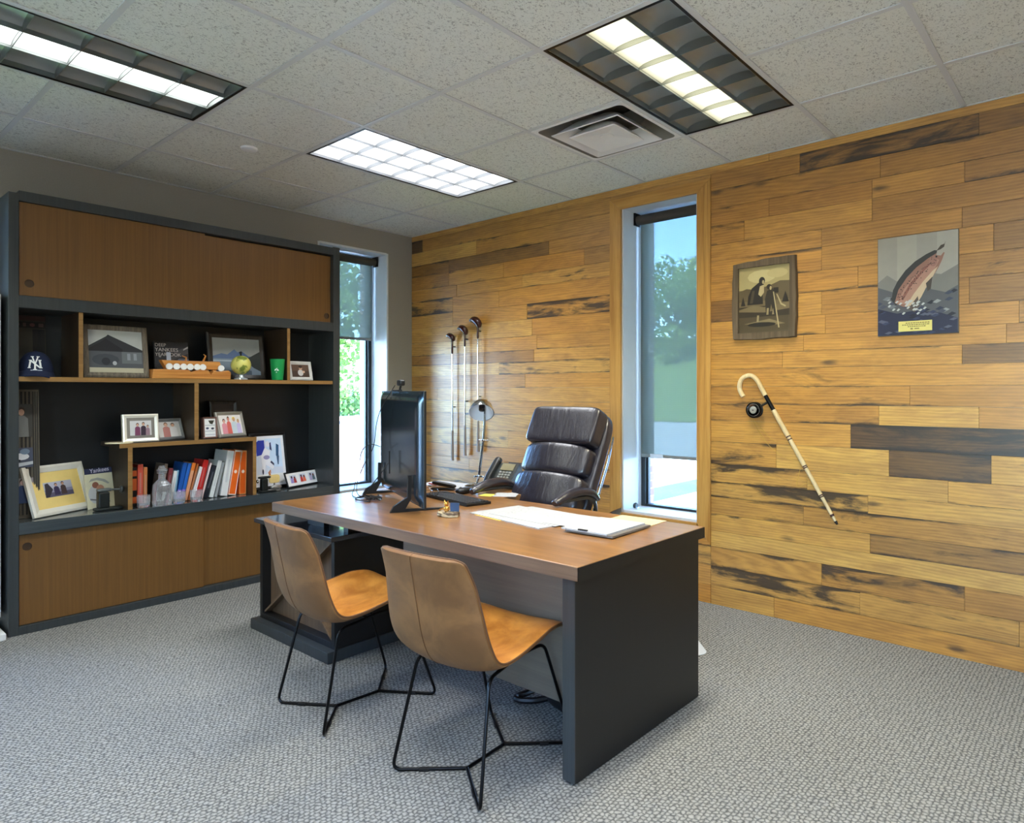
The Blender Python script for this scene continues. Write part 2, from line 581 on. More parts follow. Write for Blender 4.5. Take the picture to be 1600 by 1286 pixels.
WL = [(-0.95, -0.274, 0.485, 2.52), (-3.96, -3.12, 0.485, 2.52), (-5.4, -4.6, 0.485, 2.52)]
WW = [(2.266, 2.840, 0.49, 2.575)]
wall_with_holes('wall_left', 'x', -0.22, 0.0, RY, 0.0, 0, H+.4, WL, M_WALL, 'plain grey painted wall behind the bookcase')
wall_with_holes('wall_left_outer', 'x', -0.42, -0.22, RY, 0.42, -0.3, H+.45, WL, M_BRICK, 'brick outer face of the left wall')
wall_with_holes('wall_back', 'y', 0.004, 0.25, -0.22, RX, 0, H+.4, WW, M_WALL, 'wall behind the oak planks')
wall_with_holes('wall_back_outer', 'y', 0.25, 0.42, -0.42, RX+.2, -0.3, H+.45, WW, M_BRICK, 'brick outer face of the plank wall')
struct(MB().box(RX, RX+.15, RY, .2, 0, H+.4).build('wall_right', M_WALL), 'grey painted wall on the right out of view', 'wall')
wall_with_holes('wall_front', 'y', RY-.15, RY, -.2, RX, 0, H+.4, [(5.1, 6.7, 1.0, 2.45)], M_WALL, 'grey painted wall behind the viewpoint with an added wide window for fill light')  # opening added out of view so sunlight bounces up to the ceiling
m = MB()
for xx in (5.1, 6.65): m.box(xx, xx+.05, RY-.11, RY-.05, 1.0, 2.45)
m.box(5.15, 6.65, RY-.11, RY-.05, 1.0, 1.05); m.box(5.15, 6.65, RY-.11, RY-.05, 2.40, 2.45)
struct(m.build('window_5', M_DARKMETAL), 'frame of the unseen window added behind the viewpoint for fill light', 'window')

# ---- plank cladding
ROWS = [0, .116, .237, .358, .454, .559, .665, .76, .871, 1.008, 1.137, 1.24, 1.345, 1.451, 1.545, 1.636, 1.743, 1.872, 1.989, 2.12, 2.22, 2.34, 2.442, 2.557, 2.665, H]
# planks read off the right-hand part of the wall, upper tones include dimmer light: row -> [(x_end, tone, stain, hue)]
SPEC = {
    23: [(3.48,.35,.3,.2), (4.34,.55,1.0,.3), (6.9,.6,.5,.2)],
    22: [(3.9,.35,.45,.2), (4.9,.45,.5,.2)],
    21: [(3.3,.3,.5,.2), (3.86,.35,.3,.1), (4.28,.25,.3,.4), (6,.5,.6,.2)],
    20: [(3.15,.25,.5,.2), (3.86,.15,.25,.5), (4.9,.45,.3,.2)],
    19: [(3.6,.2,.5,.4), (4.27,.35,.2,.3), (5.5,.5,.5,.2)],
    18: [(3.60,.15,.5,.3), (4.4,.3,.25,.3), (5.2,.55,.5,.2)],
    17: [(3.79,.15,.5,.3), (3.92,.2,.6,.3), (5.4,.4,.5,.2)],
    16: [(3.1,.6,.2,.1), (3.6,.12,.3,.6), (4.3,.3,.4,.3), (5.6,.5,.5,.2)],
    15: [(3.62,.15,.3,.4), (4.5,.2,.4,.3), (5.5,.3,.6,.3)],
    14: [(3.5,.12,.3,.5), (4.45,.15,.3,.4), (6.2,.3,.5,.2)],
    13: [(3.38,.15,.45,.4), (4.27,.12,.4,.5), (6,.65,.3,.2)],
    12: [(4.8,.15,.45,.4), (6,.3,.3,.3)],
    11: [(4.04,.25,.6,.3), (6.2,.3,.35,.3)],
    10: [(3.893,.28,.65,.3), (4.34,.0,.05,1.), (5.5,.3,.5,.3)],
    9:  [(3.752,.12,.35,.5), (6.0,.85,.95,.2)],
    8:  [(3.344,.15,.75,.5), (3.942,.0,.1,1.), (4.39,.75,.85,.3), (6,.0,.3,.8)],
    7:  [(3.52,.05,.85,.7), (4.21,.0,.35,.9), (6,.1,.4,.6)],
    6:  [(3.839,.1,1.,.8), (4.7,.05,.45,.8), (6,.2,.4,.5)],
    5:  [(3.5,.25,.6,.5), (4.6,.3,.6,.4), (6,.3,.6,.3)],
    4:  [(3.85,.1,.35,.7), (4.7,.5,.7,.4), (6,.3,.6,.3)],
    3:  [(5.9,.0,.0,1.), (7,.1,.2,.9)],
    2:  [(3.6,.2,.65,.4), (4.28,.3,.75,.3), (6,.35,.4,.2)],
    1:  [(3.8,.15,.95,.6), (4.5,.25,.5,.5), (6,.25,.5,.4)],
    0:  [(3.33,.1,.25,.6), (6.9,.15,.3,.2)],
}
LEFT = {   # left of the window: row -> [(x_end, tone, stain, hue)]
    23: [(.15,.85,.6,.2), (2.176,.32,.35,.4)],
    22: [(.84,.0,.15,1.), (2.176,.30,.4,.4)],
    21: [(.50,.50,.7,.2), (1.62,.62,.5,.2), (2.176,.28,.3,.3)],
    20: [(.50,.32,.4,.3), (1.15,.05,.45,.4), (1.95,.0,.1,.1), (2.176,.4,.4,.3)],
    19: [(.60,.18,.5,.4), (1.35,.0,.1,.3), (2.176,.0,.6,.6)],
    18: [(.55,.22,.9,.5), (1.10,.05,.2,.3), (2.176,.0,.3,.2)],
    17: [(.55,.12,.4,.6), (1.40,.0,.3,.3), (2.176,.0,1.,.3)],
    16: [(1.45,.0,.25,.8), (2.176,.1,.2,.2)],
    15: [(.90,.02,.45,.8), (1.50,.0,.2,.3), (2.176,.18,.5,.3)],
    14: [(1.47,.42,.6,.1), (2.176,.0,.35,.5)],
    13: [(1.10,.0,.1,1.), (2.176,.0,.75,.8)],
    12: [(1.38,.30,.4,.3), (2.176,.04,.3,.3)],
    11: [(.35,.22,.3,.4), (2.176,.05,.25,.6)],
    10: [(.95,.02,.35,1.), (2.176,.10,.2,.4)],
    9:  [(.70,.30,.3,.3), (1.60,.02,.45,.9), (2.176,.2,.4,.4)],
    8:  [(1.20,.05,.6,.9), (2.176,.08,.3,.5)],
}
def build_planks():
    rnd = random.Random(11)
    b = MB(); data = []
    TR = (2.176, 2.932, 0.40, 2.636)      # window trim area left free
    def plank(x0, x1, z0, z1, tone, stain, hue, y):
        g = 0.0008
        pts = []
        rects = [(x0, x1, z0, z1)]
        if x1 > TR[0] and x0 < TR[1] and z1 > TR[2] and z0 < TR[3]:
            rects = []
            if x0 < TR[0]: rects.append((x0, TR[0], z0, z1))
            if x1 > TR[1]: rects.append((TR[1], x1, z0, z1))
            a, c = max(x0, TR[0]), min(x1, TR[1])
            if z0 < TR[2]: rects.append((a, c, z0, TR[2]))
            if z1 > TR[3]: rects.append((a, c, TR[3], z1))
        du, dv = rnd.random()*60, rnd.random()*60
        for (a, c, za, zb) in rects:
            if c - a < .004 or zb - za < .004: continue
            a2, c2, za2, zb2 = a+g, c-g, za+g, zb-g
            n0 = len(b.f)
            b.box(a2, c2, y, 0.003, za2, zb2)
            for fi in range(n0, len(b.f)):
                data.append((b.f[fi], x0, x1, z0, z1, du, dv, tone, stain, hue))
    for r in range(len(ROWS)-1):
        z0, z1 = ROWS[r], ROWS[r+1]
        if r == 24:
            xs = [(3.3,.1,.1,.8), (6.9,.1,.1,.8)]
            lst = [(0, 1.7,.15,.2,.6)] ; x = 1.7
            lst += [(1.7, 3.3,.12,.2,.6), (3.3, 6.9,.15,.15,.6)]
        else:
            lst = []; x = -rnd.random()*0.7
            if r in LEFT:
                xa = 0
                for (xe, to, st, hu) in LEFT[r]:
                    lst.append((xa, 2.932 if xe > 2.1 else xe, to, st, hu)); xa = xe
                x = 3
            while x < 2.0:
                L = rnd.choice([.45,.6,.75,.9,1.1,1.3,1.5])
                e = x + L
                if e > 1.9: e = 2.932 if r in range(4, 23) else 2.932
                up = z0 > 2.0
                tone = max(0, min(1, rnd.gauss(.22 if up else .06, .15)))
                stain = rnd.choice([.1,.2,.3,.35,.45,.6,.8])
                lst.append((max(0, x), e, tone, stain, rnd.random()*.8))
                x = e
                if e >= 2.93: break
            x = 2.932
            for (xe, to, st, hu) in SPEC.get(r, []):
                lst.append((x, min(xe, RX), to, st, hu)); x = xe
            while x < RX - .01:
                e = min(RX, x + rnd.uniform(.6, 1.6))
                lst.append((x, e, rnd.random()*.5, rnd.random()*.7, rnd.random()*.6)); x = e
        for (a, e, to, st, hu) in lst:
            if e - a < .01: continue
            plank(a, e, z0, z1, to, st, hu, -0.0105 - rnd.random()*.0012)
    ob = b.build('wall_back_planks', M_PLANK)
    me = ob.data
    # geometry may be re-ordered by normals recalculation only, indices stay
    me.uv_layers.new(name='grain'); me.uv_layers.new(name='edge')
    me.color_attributes.new(name='plank', type='FLOAT_COLOR', domain='CORNER')
    g = me.uv_layers['grain']; e = me.uv_layers['edge']; ca = me.color_attributes['plank']
    for p, d in zip(me.polygons, data):
        _, x0, x1, z0, z1, du, dv, to, st, hu = d
        for li in p.loop_indices:
            co = me.vertices[me.loops[li].vertex_index].co
            g.data[li].uv = (co.x + du, co.z + dv)
            e.data[li].uv = ((co.x-x0)/(x1-x0), (co.z-z0)/(z1-z0))
            ca.data[li].color = (to, st, hu, 1)
    return struct(ob, 'reclaimed oak planks in horizontal rows with dark weathered streaks', 'plank wall')
build_planks()

# window trim boards, mitred at the lower ends
tb = MB()
yq = -0.020
def board(pts, m=0):
    tb.prism([(x, yq, z) for x, z in pts], (0, 0.0215, 0), m)
board([(2.176,.478),(2.266,.52),(2.266,2.562),(2.176,2.636)])
board([(2.840,.49),(2.932,.36),(2.932,2.636),(2.840,2.562)])
board([(2.176,2.637),(2.266,2.563),(2.840,2.563),(2.932,2.637)], 1)
board([(2.266,.40),(2.840,.40),(2.840,.488),(2.266,.488)], 1)
struct(tb.build('trim_3', [M_TRIMWOOD, M_TRIMWOODX], bevel=.001), 'flat oak boards framing the tall window', 'window trim')

# jamb liners (white painted) and window units
def window_unit(n, wall, a, b, z0, z1, blind_z, label, blind_label):
    """wall 'x': opening in the left wall (a..b along y); 'y': opening in the plank wall (a..b along x)"""
    def P(u, d, z):    # u along the wall, d depth outwards
        return (-d, u, z) if wall == 'x' else (u, d, z)
    def bx(m, u0, u1, d0, d1, za, zb, mi=0):
        p, q = P(u0, d0, za), P(u1, d1, zb)
        m.box(min(p[0],q[0]), max(p[0],q[0]), min(p[1],q[1]), max(p[1],q[1]), min(p[2],q[2]), max(p[2],q[2]), mi)
    root = thing('window_%d' % n, label, 'window', P((a+b)/2, .22, z0)); root['kind'] = 'structure'
    D = .225; e = .004
    m = MB()
    bx(m, a-e, a+.012, -0.001, D, z0, z1); bx(m, b-.012, b+e, -0.001, D, z0, z1)
    bx(m, a+.012, b-.012, -0.001, D, z1-.012, z1+e)
    m.build('jamb_lining', M_JAMB, root)
    m = MB(); bx(m, a+.012, b-.012, -0.001, D, z0-e, z0+.016)
    m.build('window_sill', M_JAMB, root, bevel=.003)
    fo = .045
    m = MB()
    bx(m, a, a+fo, D, D+.06, z0, z1); bx(m, b-fo, b, D, D+.06, z0, z1)
    bx(m, a+fo, b-fo, D, D+.06, z1-fo, z1); bx(m, a+fo, b-fo, D, D+.06, z0, z0+.032)
    bx(m, a+fo, a+fo+.012, D+.022, D+.05, z0+.03, z1-fo); bx(m, b-fo-.012, b-fo, D+.022, D+.05, z0+.03, z1-fo)
    m.build('window_frame', M_DARKMETAL, root, bevel=.002)
    m = MB(); bx(m, a+fo, b-fo, D+.030, D+.034, z0+.03, z1-fo)
    m.build('glass_pane', M_PANE, root)
    # roller blind: a thing of its own
    bl = thing('roller_blind', blind_label, 'blind', P((a+b)/2, D-.05, z1-.05))
    R = Matrix.Rotation(PI/2, 3, 'Y') if wall == 'y' else Matrix.Rotation(-PI/2, 3, 'X')
    m = MB()
    r = .034; L = (b-a) - .05
    prof = [(r*math.cos(0), 0)]
    m.lathe([(r, -L/2), (r, L/2)], P((a+b)/2, D-.065, z1-.062), 20, R)
    m.build('roller_tube', M_SHADEROLL, bl, smooth=True)
    for ua in (a+.016, b-.026):
        m = MB(); bx(m, ua, ua+.010, D-.105, D-.03, z1-.10, z1-.014)
        m.build('bracket', M_BLACKM, bl)
    m = MB(); bx(m, a+.032, b-.032, D-.033, D-.0315, blind_z+.02, z1-.06)
    m.build('shade_cloth', M_SHADE, bl)
    m = MB(); bx(m, a+.032, b-.032, D-.037, D-.027, blind_z, blind_z+.022)
    h = m.build('hem_bar', cm((120,122,118), .5), bl, bevel=.002)
    m = MB(); u = a+.11; bx(m, u, u+.10, D-.041, D-.038, blind_z-.004, blind_z+.026)
    m.build('pull_tab', cm((196,204,212), .3), bl)
    return root, P
M_SHADEROLL = cm((62,58,50), .8, 0, .08, 'dark_shade_roll')
window_unit(1, 'y', 2.266, 2.840, .49, 2.575, .856, 'tall narrow window in the oak plank wall', 'grey woven roller blind lowered almost to the sill of the tall plank-wall window')
window_unit(2, 'x', -0.95, -0.274, .485, 2.52, 1.765, 'tall narrow window right of the bookcase', 'grey woven roller blind lowered a third over the window right of the bookcase')
window_unit(3, 'x', -3.96, -3.12, .485, 2.52, 1.80, 'window left of the bookcase', 'grey roller blind over the window left of the bookcase')
window_unit(4, 'x', -5.4, -4.6, .485, 2.52, 1.80, 'window on the left wall behind the viewpoint', 'grey roller blind on the left wall behind the viewpoint')

# white return and plinth left of the bookcase
struct(MB().box(0.001, .300, -3.070, -3.020, .10, 1.84).build('trim_4', M_JAMB, bevel=.003), 'white upright board at the left side of the bookcase', 'trim')
struct(MB().box(0.001, .40, -3.12, -3.016, 0, .035).build('trim_5', M_WHITE, bevel=.004), 'low white plinth on the carpet at the left foot of the bookcase', 'trim')

# ------------------------------------------------------------------ ceiling lights
def lit_mat(name, rgb, k):
    t = NT(name)
    t.t.nodes.remove(t.b)
    g = t.n('ShaderNodeNewGeometry'); sp = t.n('ShaderNodeSeparateXYZ'); t.l(g.outputs['Position'], sp.inputs[0])
    # lamp glow is strongest at the tube (highest line of each cell)
    f = t.smooth(sp.outputs[2], H+.008, H+.034)
    st = t.math('ADD', t.math('MULTIPLY', f, .75*k), .42*k)
    e = t.n('ShaderNodeEmission'); e.inputs[0].default_value = tuple(rgb)+(1,); t.l(st, e.inputs[1])
    t.l(e.outputs[0], t.out.inputs[0])
    return t.m
M_LIT = {'full': lit_mat('lit_lamp_cool', (0.93, 0.96, 1.0), LAMP_FULL),
         'row': lit_mat('lit_lamp_neutral', (0.93, 1.0, 0.97), LAMP_ROW),
         'warm': lit_mat('lit_lamp_warm', (1.0, 0.95, 0.66), LAMP_ROW*.72)}
M_ALU = cm((170,174,172), .28, 1.0, .05, 'brushed_aluminium_louver')
M_ALU_LIT = cm((186,190,194), .4, 0.2, .03, 'lit_louver_blade')  # paler copy for fully lit fixtures, lamp glow put into the blade colour
M_REFL = cm((150,155,152), .36, .5, .06, 'grey_parabolic_reflector')
def troffer(i, j, mode, label):
    x0, y0 = GX+i*U+.012, GY+j*U+.012
    x1, y1 = GX+(i+1)*U-.012, GY+(j+2)*U-.012
    root = thing('ceiling_light', label, 'ceiling light', ((x0+x1)/2, (y0+y1)/2, H), group='recessed louvered ceiling lights')
    m = MB()
    t_ = .012
    for (a,b_,c,d) in ((x0,x0+t_,y0,y1),(x1-t_,x1,y0,y1),(x0+t_,x1-t_,y0,y0+t_),(x0+t_,x1-t_,y1-t_,y1)):
        m.box(a,b_,c,d,H-.002,H+.11)
    m.box(x0,x1,y0,y1,H+.11,H+.115)
    m.build('housing', M_BLACKM, root)
    m = MB()
    a0,a1,b0,b1 = x0+t_, x1-t_, y0+t_, y1-t_
    for (a,b_,c,d) in ((a0,a0+.005,b0,b1),(a1-.005,a1,b0,b1),(a0+.005,a1-.005,b0,b0+.005),(a0+.005,a1-.005,b1-.005,b1)):
        m.box(a,b_,c,d,H+.001,H+.06)
    cw, cl = (a1-a0-.01)/3, (b1-b0-.01)/6
    a0 += .005; b0 += .005; a1 -= .005; b1 -= .005
    for k in (1,2): m.box(a0+k*cw-.0015, a0+k*cw+.0015, b0, b1, H+.003, H+.06)
    for k in range(1,6): m.box(a0, a1, b0+k*cl-.0015, b0+k*cl+.0015, H+.003, H+.06)
    m.build('louver', M_ALU_LIT if mode == 'full' else M_ALU, root)
    lit = (0,1,2) if mode == 'full' else (1,)
    m = MB()
    for k in lit:
        for q in range(6):
            xa, ya = a0+k*cw+.0025, b0+q*cl+.0025
            def fl_(u, v, xa=xa, ya=ya):
                return (xa+u*(cw-.005), ya+v*(cl-.005), H + .012 + .026*(1-(2*u-1)**2)**.5*(1-.5*abs(2*v-1)))
            m.grid(fl_, 8, 8)
    m.build('lamp_panel', M_LIT[mode], root, smooth=True)
    ld = bpy.data.lights.new('lamp_tubes', 'AREA')
    ld.shape = 'RECTANGLE'; ld.size = cw*len(lit)*.9; ld.size_y = (b1-b0)*.95
    ld.energy = LAMP_W * {'full': 1.0, 'row': .6, 'warm': 1.1}[mode]
    ld.color = {'full': (.95,.97,1.0), 'row': (.95,1.0,.96), 'warm': (1.0,.93,.72)}[mode]
    ld.spread = math.radians(118)
    lo = bpy.data.objects.new('lamp_tubes', ld); COL.objects.link(lo); lo.parent = root
    lo.location = (0, 0, .0015)
    dark = [k for k in range(3) if k not in lit]
    if dark:
        for k in dark:
            m = MB()
            for q in range(6):
                xa, ya = a0+k*cw+.002, b0+q*cl+.002
                def fn(u, v, xa=xa, ya=ya):
                    w = (2*u-1)
                    z = H + .022 + .034*(1-w*w)**.6*(1-.35*abs(2*v-1))
                    return (xa+u*(cw-.004), ya+v*(cl-.004), z)
                m.grid(fn, 10, 12)
            m.build('reflector', M_REFL, root, smooth=True)
    return root
LL = {(0,0): 'recessed ceiling light with all eighteen louver cells lit, nearest the room corner',
      (0,-3): 'recessed ceiling light at upper left with one white lit strip between grey cells',
      (3,0): 'recessed ceiling light beside the air vent with one yellowish lit strip'}
for (i,j), mode in LIGHTS.items():
    lab = LL.get((i,j)) or {(3,-3): 'added fully lit ceiling light just out of view above the guest chairs', (6,0): 'added unseen ceiling light with one lit strip near the right end of the plank wall', (6,-3): 'added fully lit ceiling light above the viewpoint', (0,-6): 'added ceiling light with one lit strip in the far left corner behind the viewpoint', (3,-6): 'added fully lit ceiling light beside the added wide window behind the viewpoint'}[(i,j)]
    troffer(i, j, mode, lab)

# ------------------------------------------------------------------ ceiling vent and cover
M_RECESS = cm((118,114,104), .5, 0, .05, 'shaded_vent_recess')  # recess cone coloured grey to stand for the shade inside the vent
def vent():
    cx, cy = GX+2.5*U, GY+1.5*U
    root = thing('ceiling_vent', 'square white air diffuser with nested cones beside the yellowish ceiling light', 'air vent', (cx, cy, H))
    def ring(m, prof, seg_off=0):
        # prof: (half, z) squares with round inner corners
        loops = []
        for hw, z, rad in prof:
            L = []
            for q in range(4):
                ang0 = q*PI/2
                ccx = (hw-rad)*(1 if q in (0,3) else -1); ccy = (hw-rad)*(1 if q in (0,1) else -1)
                for k in range(6):
                    a = ang0 + k/5*PI/2
                    L.append((cx+ccx+rad*math.cos(a), cy+ccy+rad*math.sin(a), H+z))
            loops.append(L)
        n = len(loops[0]); base = len(m.v); vs_ = [p for L in loops for p in L]; fs = []
        for i in range(len(loops)-1):
            for k in range(n):
                l = (k+1) % n
                fs.append((i*n+k, i*n+l, (i+1)*n+l, (i+1)*n+k))
        m.add(vs_, fs)
    m = MB(); ring(m, [(.272,-.002,.03),(.255,.02,.05),(.225,.05,.08),(.18,.08,.12),(.16,.16,.155)])
    m.build('outer_cone', M_RECESS, root, smooth=True)
    m = MB(); ring(m, [(.292,.004,.002),(.292,-.003,.002),(.272,-.003,.03)]); m.build('flange', M_WHITE, root)
    m = MB(); ring(m, [(.216,-.020,.004),(.212,-.024,.004),(.175,.014,.03),(.145,.045,.06)]); m.build('middle_cone', M_WHITE, root, smooth=True)
    m = MB(); ring(m, [(.09,.03,.07),(.12,.0,.03),(.146,-.026,.004),(.142,-.030,.004),(.0,-.006,.0)]); m.build('centre_plate', M_WHITE, root, smooth=True)
    m = MB().lathe([(.0,-.012),(.035,-.0155),(.037,-.010)], (cx,cy,H), 24); m.build('plug', M_WHITE, root, smooth=True)
    m = MB().box(cx-.17,cx+.17,cy-.17,cy+.17,H+.16,H+.165); m.build('duct', M_BLACK, root)
vent()
cv = MB().lathe([(.0,-.012),(.038,-.012),(.044,-.008),(.046,.002)], (1.075,-2.035,H), 32)
tag(cv.build('sprinkler_cover', M_WHITE, smooth=True), 'small round white sprinkler cover on the ceiling tiles above the bookcase', 'sprinkler cover')
# ------------------------------------------------------------------ bookcase
def bookcase():
    root = thing('bookcase', 'wall unit with charcoal frame, wooden sliding doors and open black shelves', 'bookcase', (.18, -2.0, 0))
    X = .363
    m = MB()
    m.box(0.002, X, -3.000, -2.955, 0, 2.385); m.box(0.002, X, -1.040, -0.985, 0, 2.405)
    m.box(0.002, X, -2.955, -1.040, 2.345, 2.40); m.box(.05, X, -2.955, -1.040, 0, .045)
    m.box(0.012, X, -2.955, -1.040, 1.768, 1.835)
    m.build('frame', M_CHARCOAL, root, bevel=.0015)
    m = MB().box(0.002, .012, -2.955, -1.040, .045, 2.345); m.build('back_panel', M_BACK, root)
    m = MB().box(0.012, X, -2.955, -1.040, .54, .605); m.build('counter', M_COUNTER, root, bevel=.0015)
    def door(y0, y1, z0, z1, x, pull, t=.016):
        m = MB()
        cy, cz = pull; r = .022; n = 24
        # door board with a round recessed finger pull: front face cut as a ring of quads
        def fr(k):
            a = 2*PI*k/n; return (x, cy + r*math.cos(a), cz + r*math.sin(a))
        outer = []
        for k in range(n):
            a = 2*PI*k/n; c_, s_ = math.cos(a), math.sin(a)
            q = 1e9
            if c_ > 1e-9: q = min(q, (y1-cy)/c_)
            if c_ < -1e-9: q = min(q, (y0-cy)/c_)
            if s_ > 1e-9: q = min(q, (z1-cz)/s_)
            if s_ < -1e-9: q = min(q, (z0-cz)/s_)
            outer.append((x, cy+q*c_, cz+q*s_))
        # square patch round the pull, the rest as plain boxes
        R_ = .032
        pa = (cy-R_, cy+R_, cz-R_, cz+R_)
        for (a,b_,c,d) in ((y0,pa[0],z0,z1),(pa[1],y1,z0,z1),(pa[0],pa[1],z0,pa[2]),(pa[0],pa[1],pa[3],z1)):
            if b_-a > 1e-4 and d-c > 1e-4: m.box(x-t, x, a, b_, c, d)
        sq = []
        for k in range(n):
            a = 2*PI*k/n; c_, s_ = math.cos(a), math.sin(a); q = R_/max(abs(c_), abs(s_))
            sq.append((x, cy+q*c_, cz+q*s_))
        ci = [fr(k) for k in range(n)]
        m.add(sq + ci, [(k, (k+1)%n, n+(k+1)%n, n+k) for k in range(n)])
        d_ = m.build('sliding_door', M_DOOR, root)
        c = MB()
        cb = [(x-.011, p[1], p[2]) for p in ci]
        c.add(ci + cb, [(k, (k+1)%n, n+(k+1)%n, n+k) for k in range(n)] + [tuple(n+k for k in range(n))])
        c.build('finger_pull', M_PULL, d_)
    door(-2.950, -1.974, 1.838, 2.343, .345, (-2.905, 1.905))
    door(-2.000, -1.050, 1.838, 2.337, .325, (-1.075, 1.885))
    door(-2.950, -1.982, .048, .535, .345, (-2.915, .470))
    door(-2.000, -1.050, .048, .535, .325, (-1.080, .470))
    def shelf(name, ya, yb, za, zb):
        m = MB().box(.013, .350, ya, yb, za, zb, 0); m.box(.3502, .3525, ya, yb, za, zb, 1)
        m.build(name, [M_SHELFSIDE, M_SHELFWOOD], root)
    shelf('shelf', -2.954, -1.041, 1.370, 1.396)
    shelf('divider', -2.677, -2.655, 1.3965, 1.7675)
    shelf('divider', -1.406, -1.384, 1.3965, 1.7675)
    shelf('divider', -2.042, -2.016, 1.0035, 1.3695)
    shelf('shelf', -2.470, -1.632, .977, 1.003)
    shelf('divider', -2.425, -2.400, .6055, .9765)
    shelf('divider', -1.657, -1.633, .6055, .9765)
M_COUNTER = wood_mat('charcoal_counter_laminate', s(52,58,60), s(70,77,79), 'Y', 0.18, 2.0, 0.6, 0.3)
M_PULL = cm((70,48,28), .5, 0, .1, 'recessed_pull')
bookcase()

# ------------------------------------------------------------------ desk
def desk():
    root = thing('desk', 'executive desk with thick brown wood top and charcoal end panel', 'desk', (2.5, -1.66, 0))
    m = MB()
    m.box(1.490, 3.507, -2.110, -1.222, .688, .735)
    m.build('desktop', [M_DESK], root, bevel=.002)
    m = MB().prism([(1.53,-1.2215,.688),(2.30,-1.2215,.688),(2.30,-.955,.688),(2.070,-.955,.688),(2.070,-.785,.688),(1.88,-.785,.688),(1.88,-.955,.688),(1.53,-.955,.688)], (0,0,.047)); m.build('return_top', M_DESK, root, bevel=.002)
    m = MB().box(1.490, 3.507, -2.1125, -2.1102, .6885, .7335); m.build('front_edge', M_DESKEDGE, root)
    m = MB().box(3.5072, 3.5095, -2.1105, -1.2222, .6885, .7335); m.build('side_edge', M_CHARC_DARK, root)
    m = MB().box(3.440, 3.487, -2.098, -1.235, .006, .6875); m.build('end_panel', M_CHARC_DARK, root, bevel=.0015)
    m = MB().box(3.438, 3.489, -2.104, -2.0985, .010, .6875); m.build('panel_edge', M_CHARCOAL, root)
    for y in (-2.06, -1.28):
        m = MB().lathe([(.014,0),(.014,.006)], (3.463, y, 0), 12); m.build('leveling_foot', M_CHROME, root)
    m = MB().box(2.35, 3.4395, -1.925, -1.905, .16, .6875); m.build('modesty_panel', M_GREYPANEL, root)
    m = MB().box(1.975, 2.12, -1.36, -1.34, .02, .6875); m.build('rear_panel', M_CHARC_DARK, root)
    m = MB().box(1.56, 1.72, -1.95, -1.92, .6085, .6875); m.box(1.56, 1.90, -1.30, -1.27, .6085, .6875); m.box(1.90, 1.94, -1.95, -1.3, .6085, .6875)
    m.build('spacer_rail', M_BLACK, root)
desk()

def credenza():
    root = thing('low_cabinet', 'low charcoal cabinet with crossed X front under the left end of the desk', 'cabinet', (1.57, -1.55, 0))
    x0, x1, y0, y1 = 1.215, 1.960, -2.040, -1.00
    m = MB()
    m.box(x0, x0+.028, y0, y1, .055, .585); m.box(x1-.028, x1, y0, y1, .055, .585)
    m.box(x0+.028, x1-.028, y0, y1, .055, .085); m.box(x0+.028, x1-.028, y1-.02, y1, .085, .585)
    m.build('carcass', M_CHARC_DARK, root, bevel=.0015)
    m = MB().box(x0-.02, x1+.012, y0-.025, y1, .585, .608); m.build('cabinet_top', M_GLOSSTOP, root, bevel=.0015)
    m = MB().box(x0-.02, x1+.012, y0-.045, y1, .001, .055); m.build('plinth', M_CHARCOAL, root, bevel=.002)
    m = MB().box(x0+.028, x1-.028, y0+.050, y0+.065, .085, .585); m.build('inner_panel', M_CABFRONT, root)
    # crossed boards of the open front
    cx, cz = (x0+x1)/2, .335; hw, hh = (x1-x0)/2-.030, .248
    L = math.hypot(hw, hh); a = math.atan2(hh, hw)
    for sg in (1, -1):
        R = Matrix.Rotation(-sg*a, 3, 'Y')
        m = MB().obox((cx, y0+.028, cz), (L-.012, .021, .005), R)
        m.build('cross_board', M_CABFRONT, root)
M_GLOSSTOP = cm((58,62,66), .1, 0, .05, 'glossy_dark_top')
credenza()

# ------------------------------------------------------------------ guest chairs
def mat_leather():
    t = NT('tan_leather')
    p = t.obj()
    a = t.noise(p, 9.0, 4.0, 0.6, 0.5); b = t.noise(p, 160.0, 2.0)
    f = t.smooth(a, .3, .7)
    t.set(t.mix(f, s(156,96,34), s(196,134,58)), t.math('ADD', .33, t.math('MULTIPLY', b, .12)), spec=.5)
    t.bump(t.math('ADD', b, t.math('MULTIPLY', a, .5)), .10, .001)
    return t.m
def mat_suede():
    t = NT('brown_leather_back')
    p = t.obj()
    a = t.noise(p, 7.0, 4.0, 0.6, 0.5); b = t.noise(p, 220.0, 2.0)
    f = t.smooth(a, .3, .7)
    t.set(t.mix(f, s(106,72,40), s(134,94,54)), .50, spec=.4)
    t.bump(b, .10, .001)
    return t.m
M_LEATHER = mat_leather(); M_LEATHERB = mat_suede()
M_SEAM = cm((92,58,28), .6, 0, .1, 'leather_piping')
SEC = [(.185,.455,.212),(.165,.458,.218),(.10,.450,.226),(.0,.430,.232),(-.11,.412,.236),(-.19,.412,.236),(-.245,.445,.233),(-.280,.52,.226),(-.303,.62,.214),(-.322,.71,.202),(-.335,.775,.190),(-.338,.795,.180)]
def sec_at(v):
    n = len(SEC)-1; f = v*n; i = min(int(f), n-1); t = f-i
    def cr(k):
        g = lambda q: SEC[max(0, min(n, q))][k]
        p0,p1,p2,p3 = g(i-1),g(i),g(i+1),g(i+2)
        return .5*((2*p1)+(p2-p0)*t+(2*p0-5*p1+4*p2-p3)*t*t+(3*p1-p0-3*p2+p3)*t**3)
    return cr(0), cr(1), cr(2)
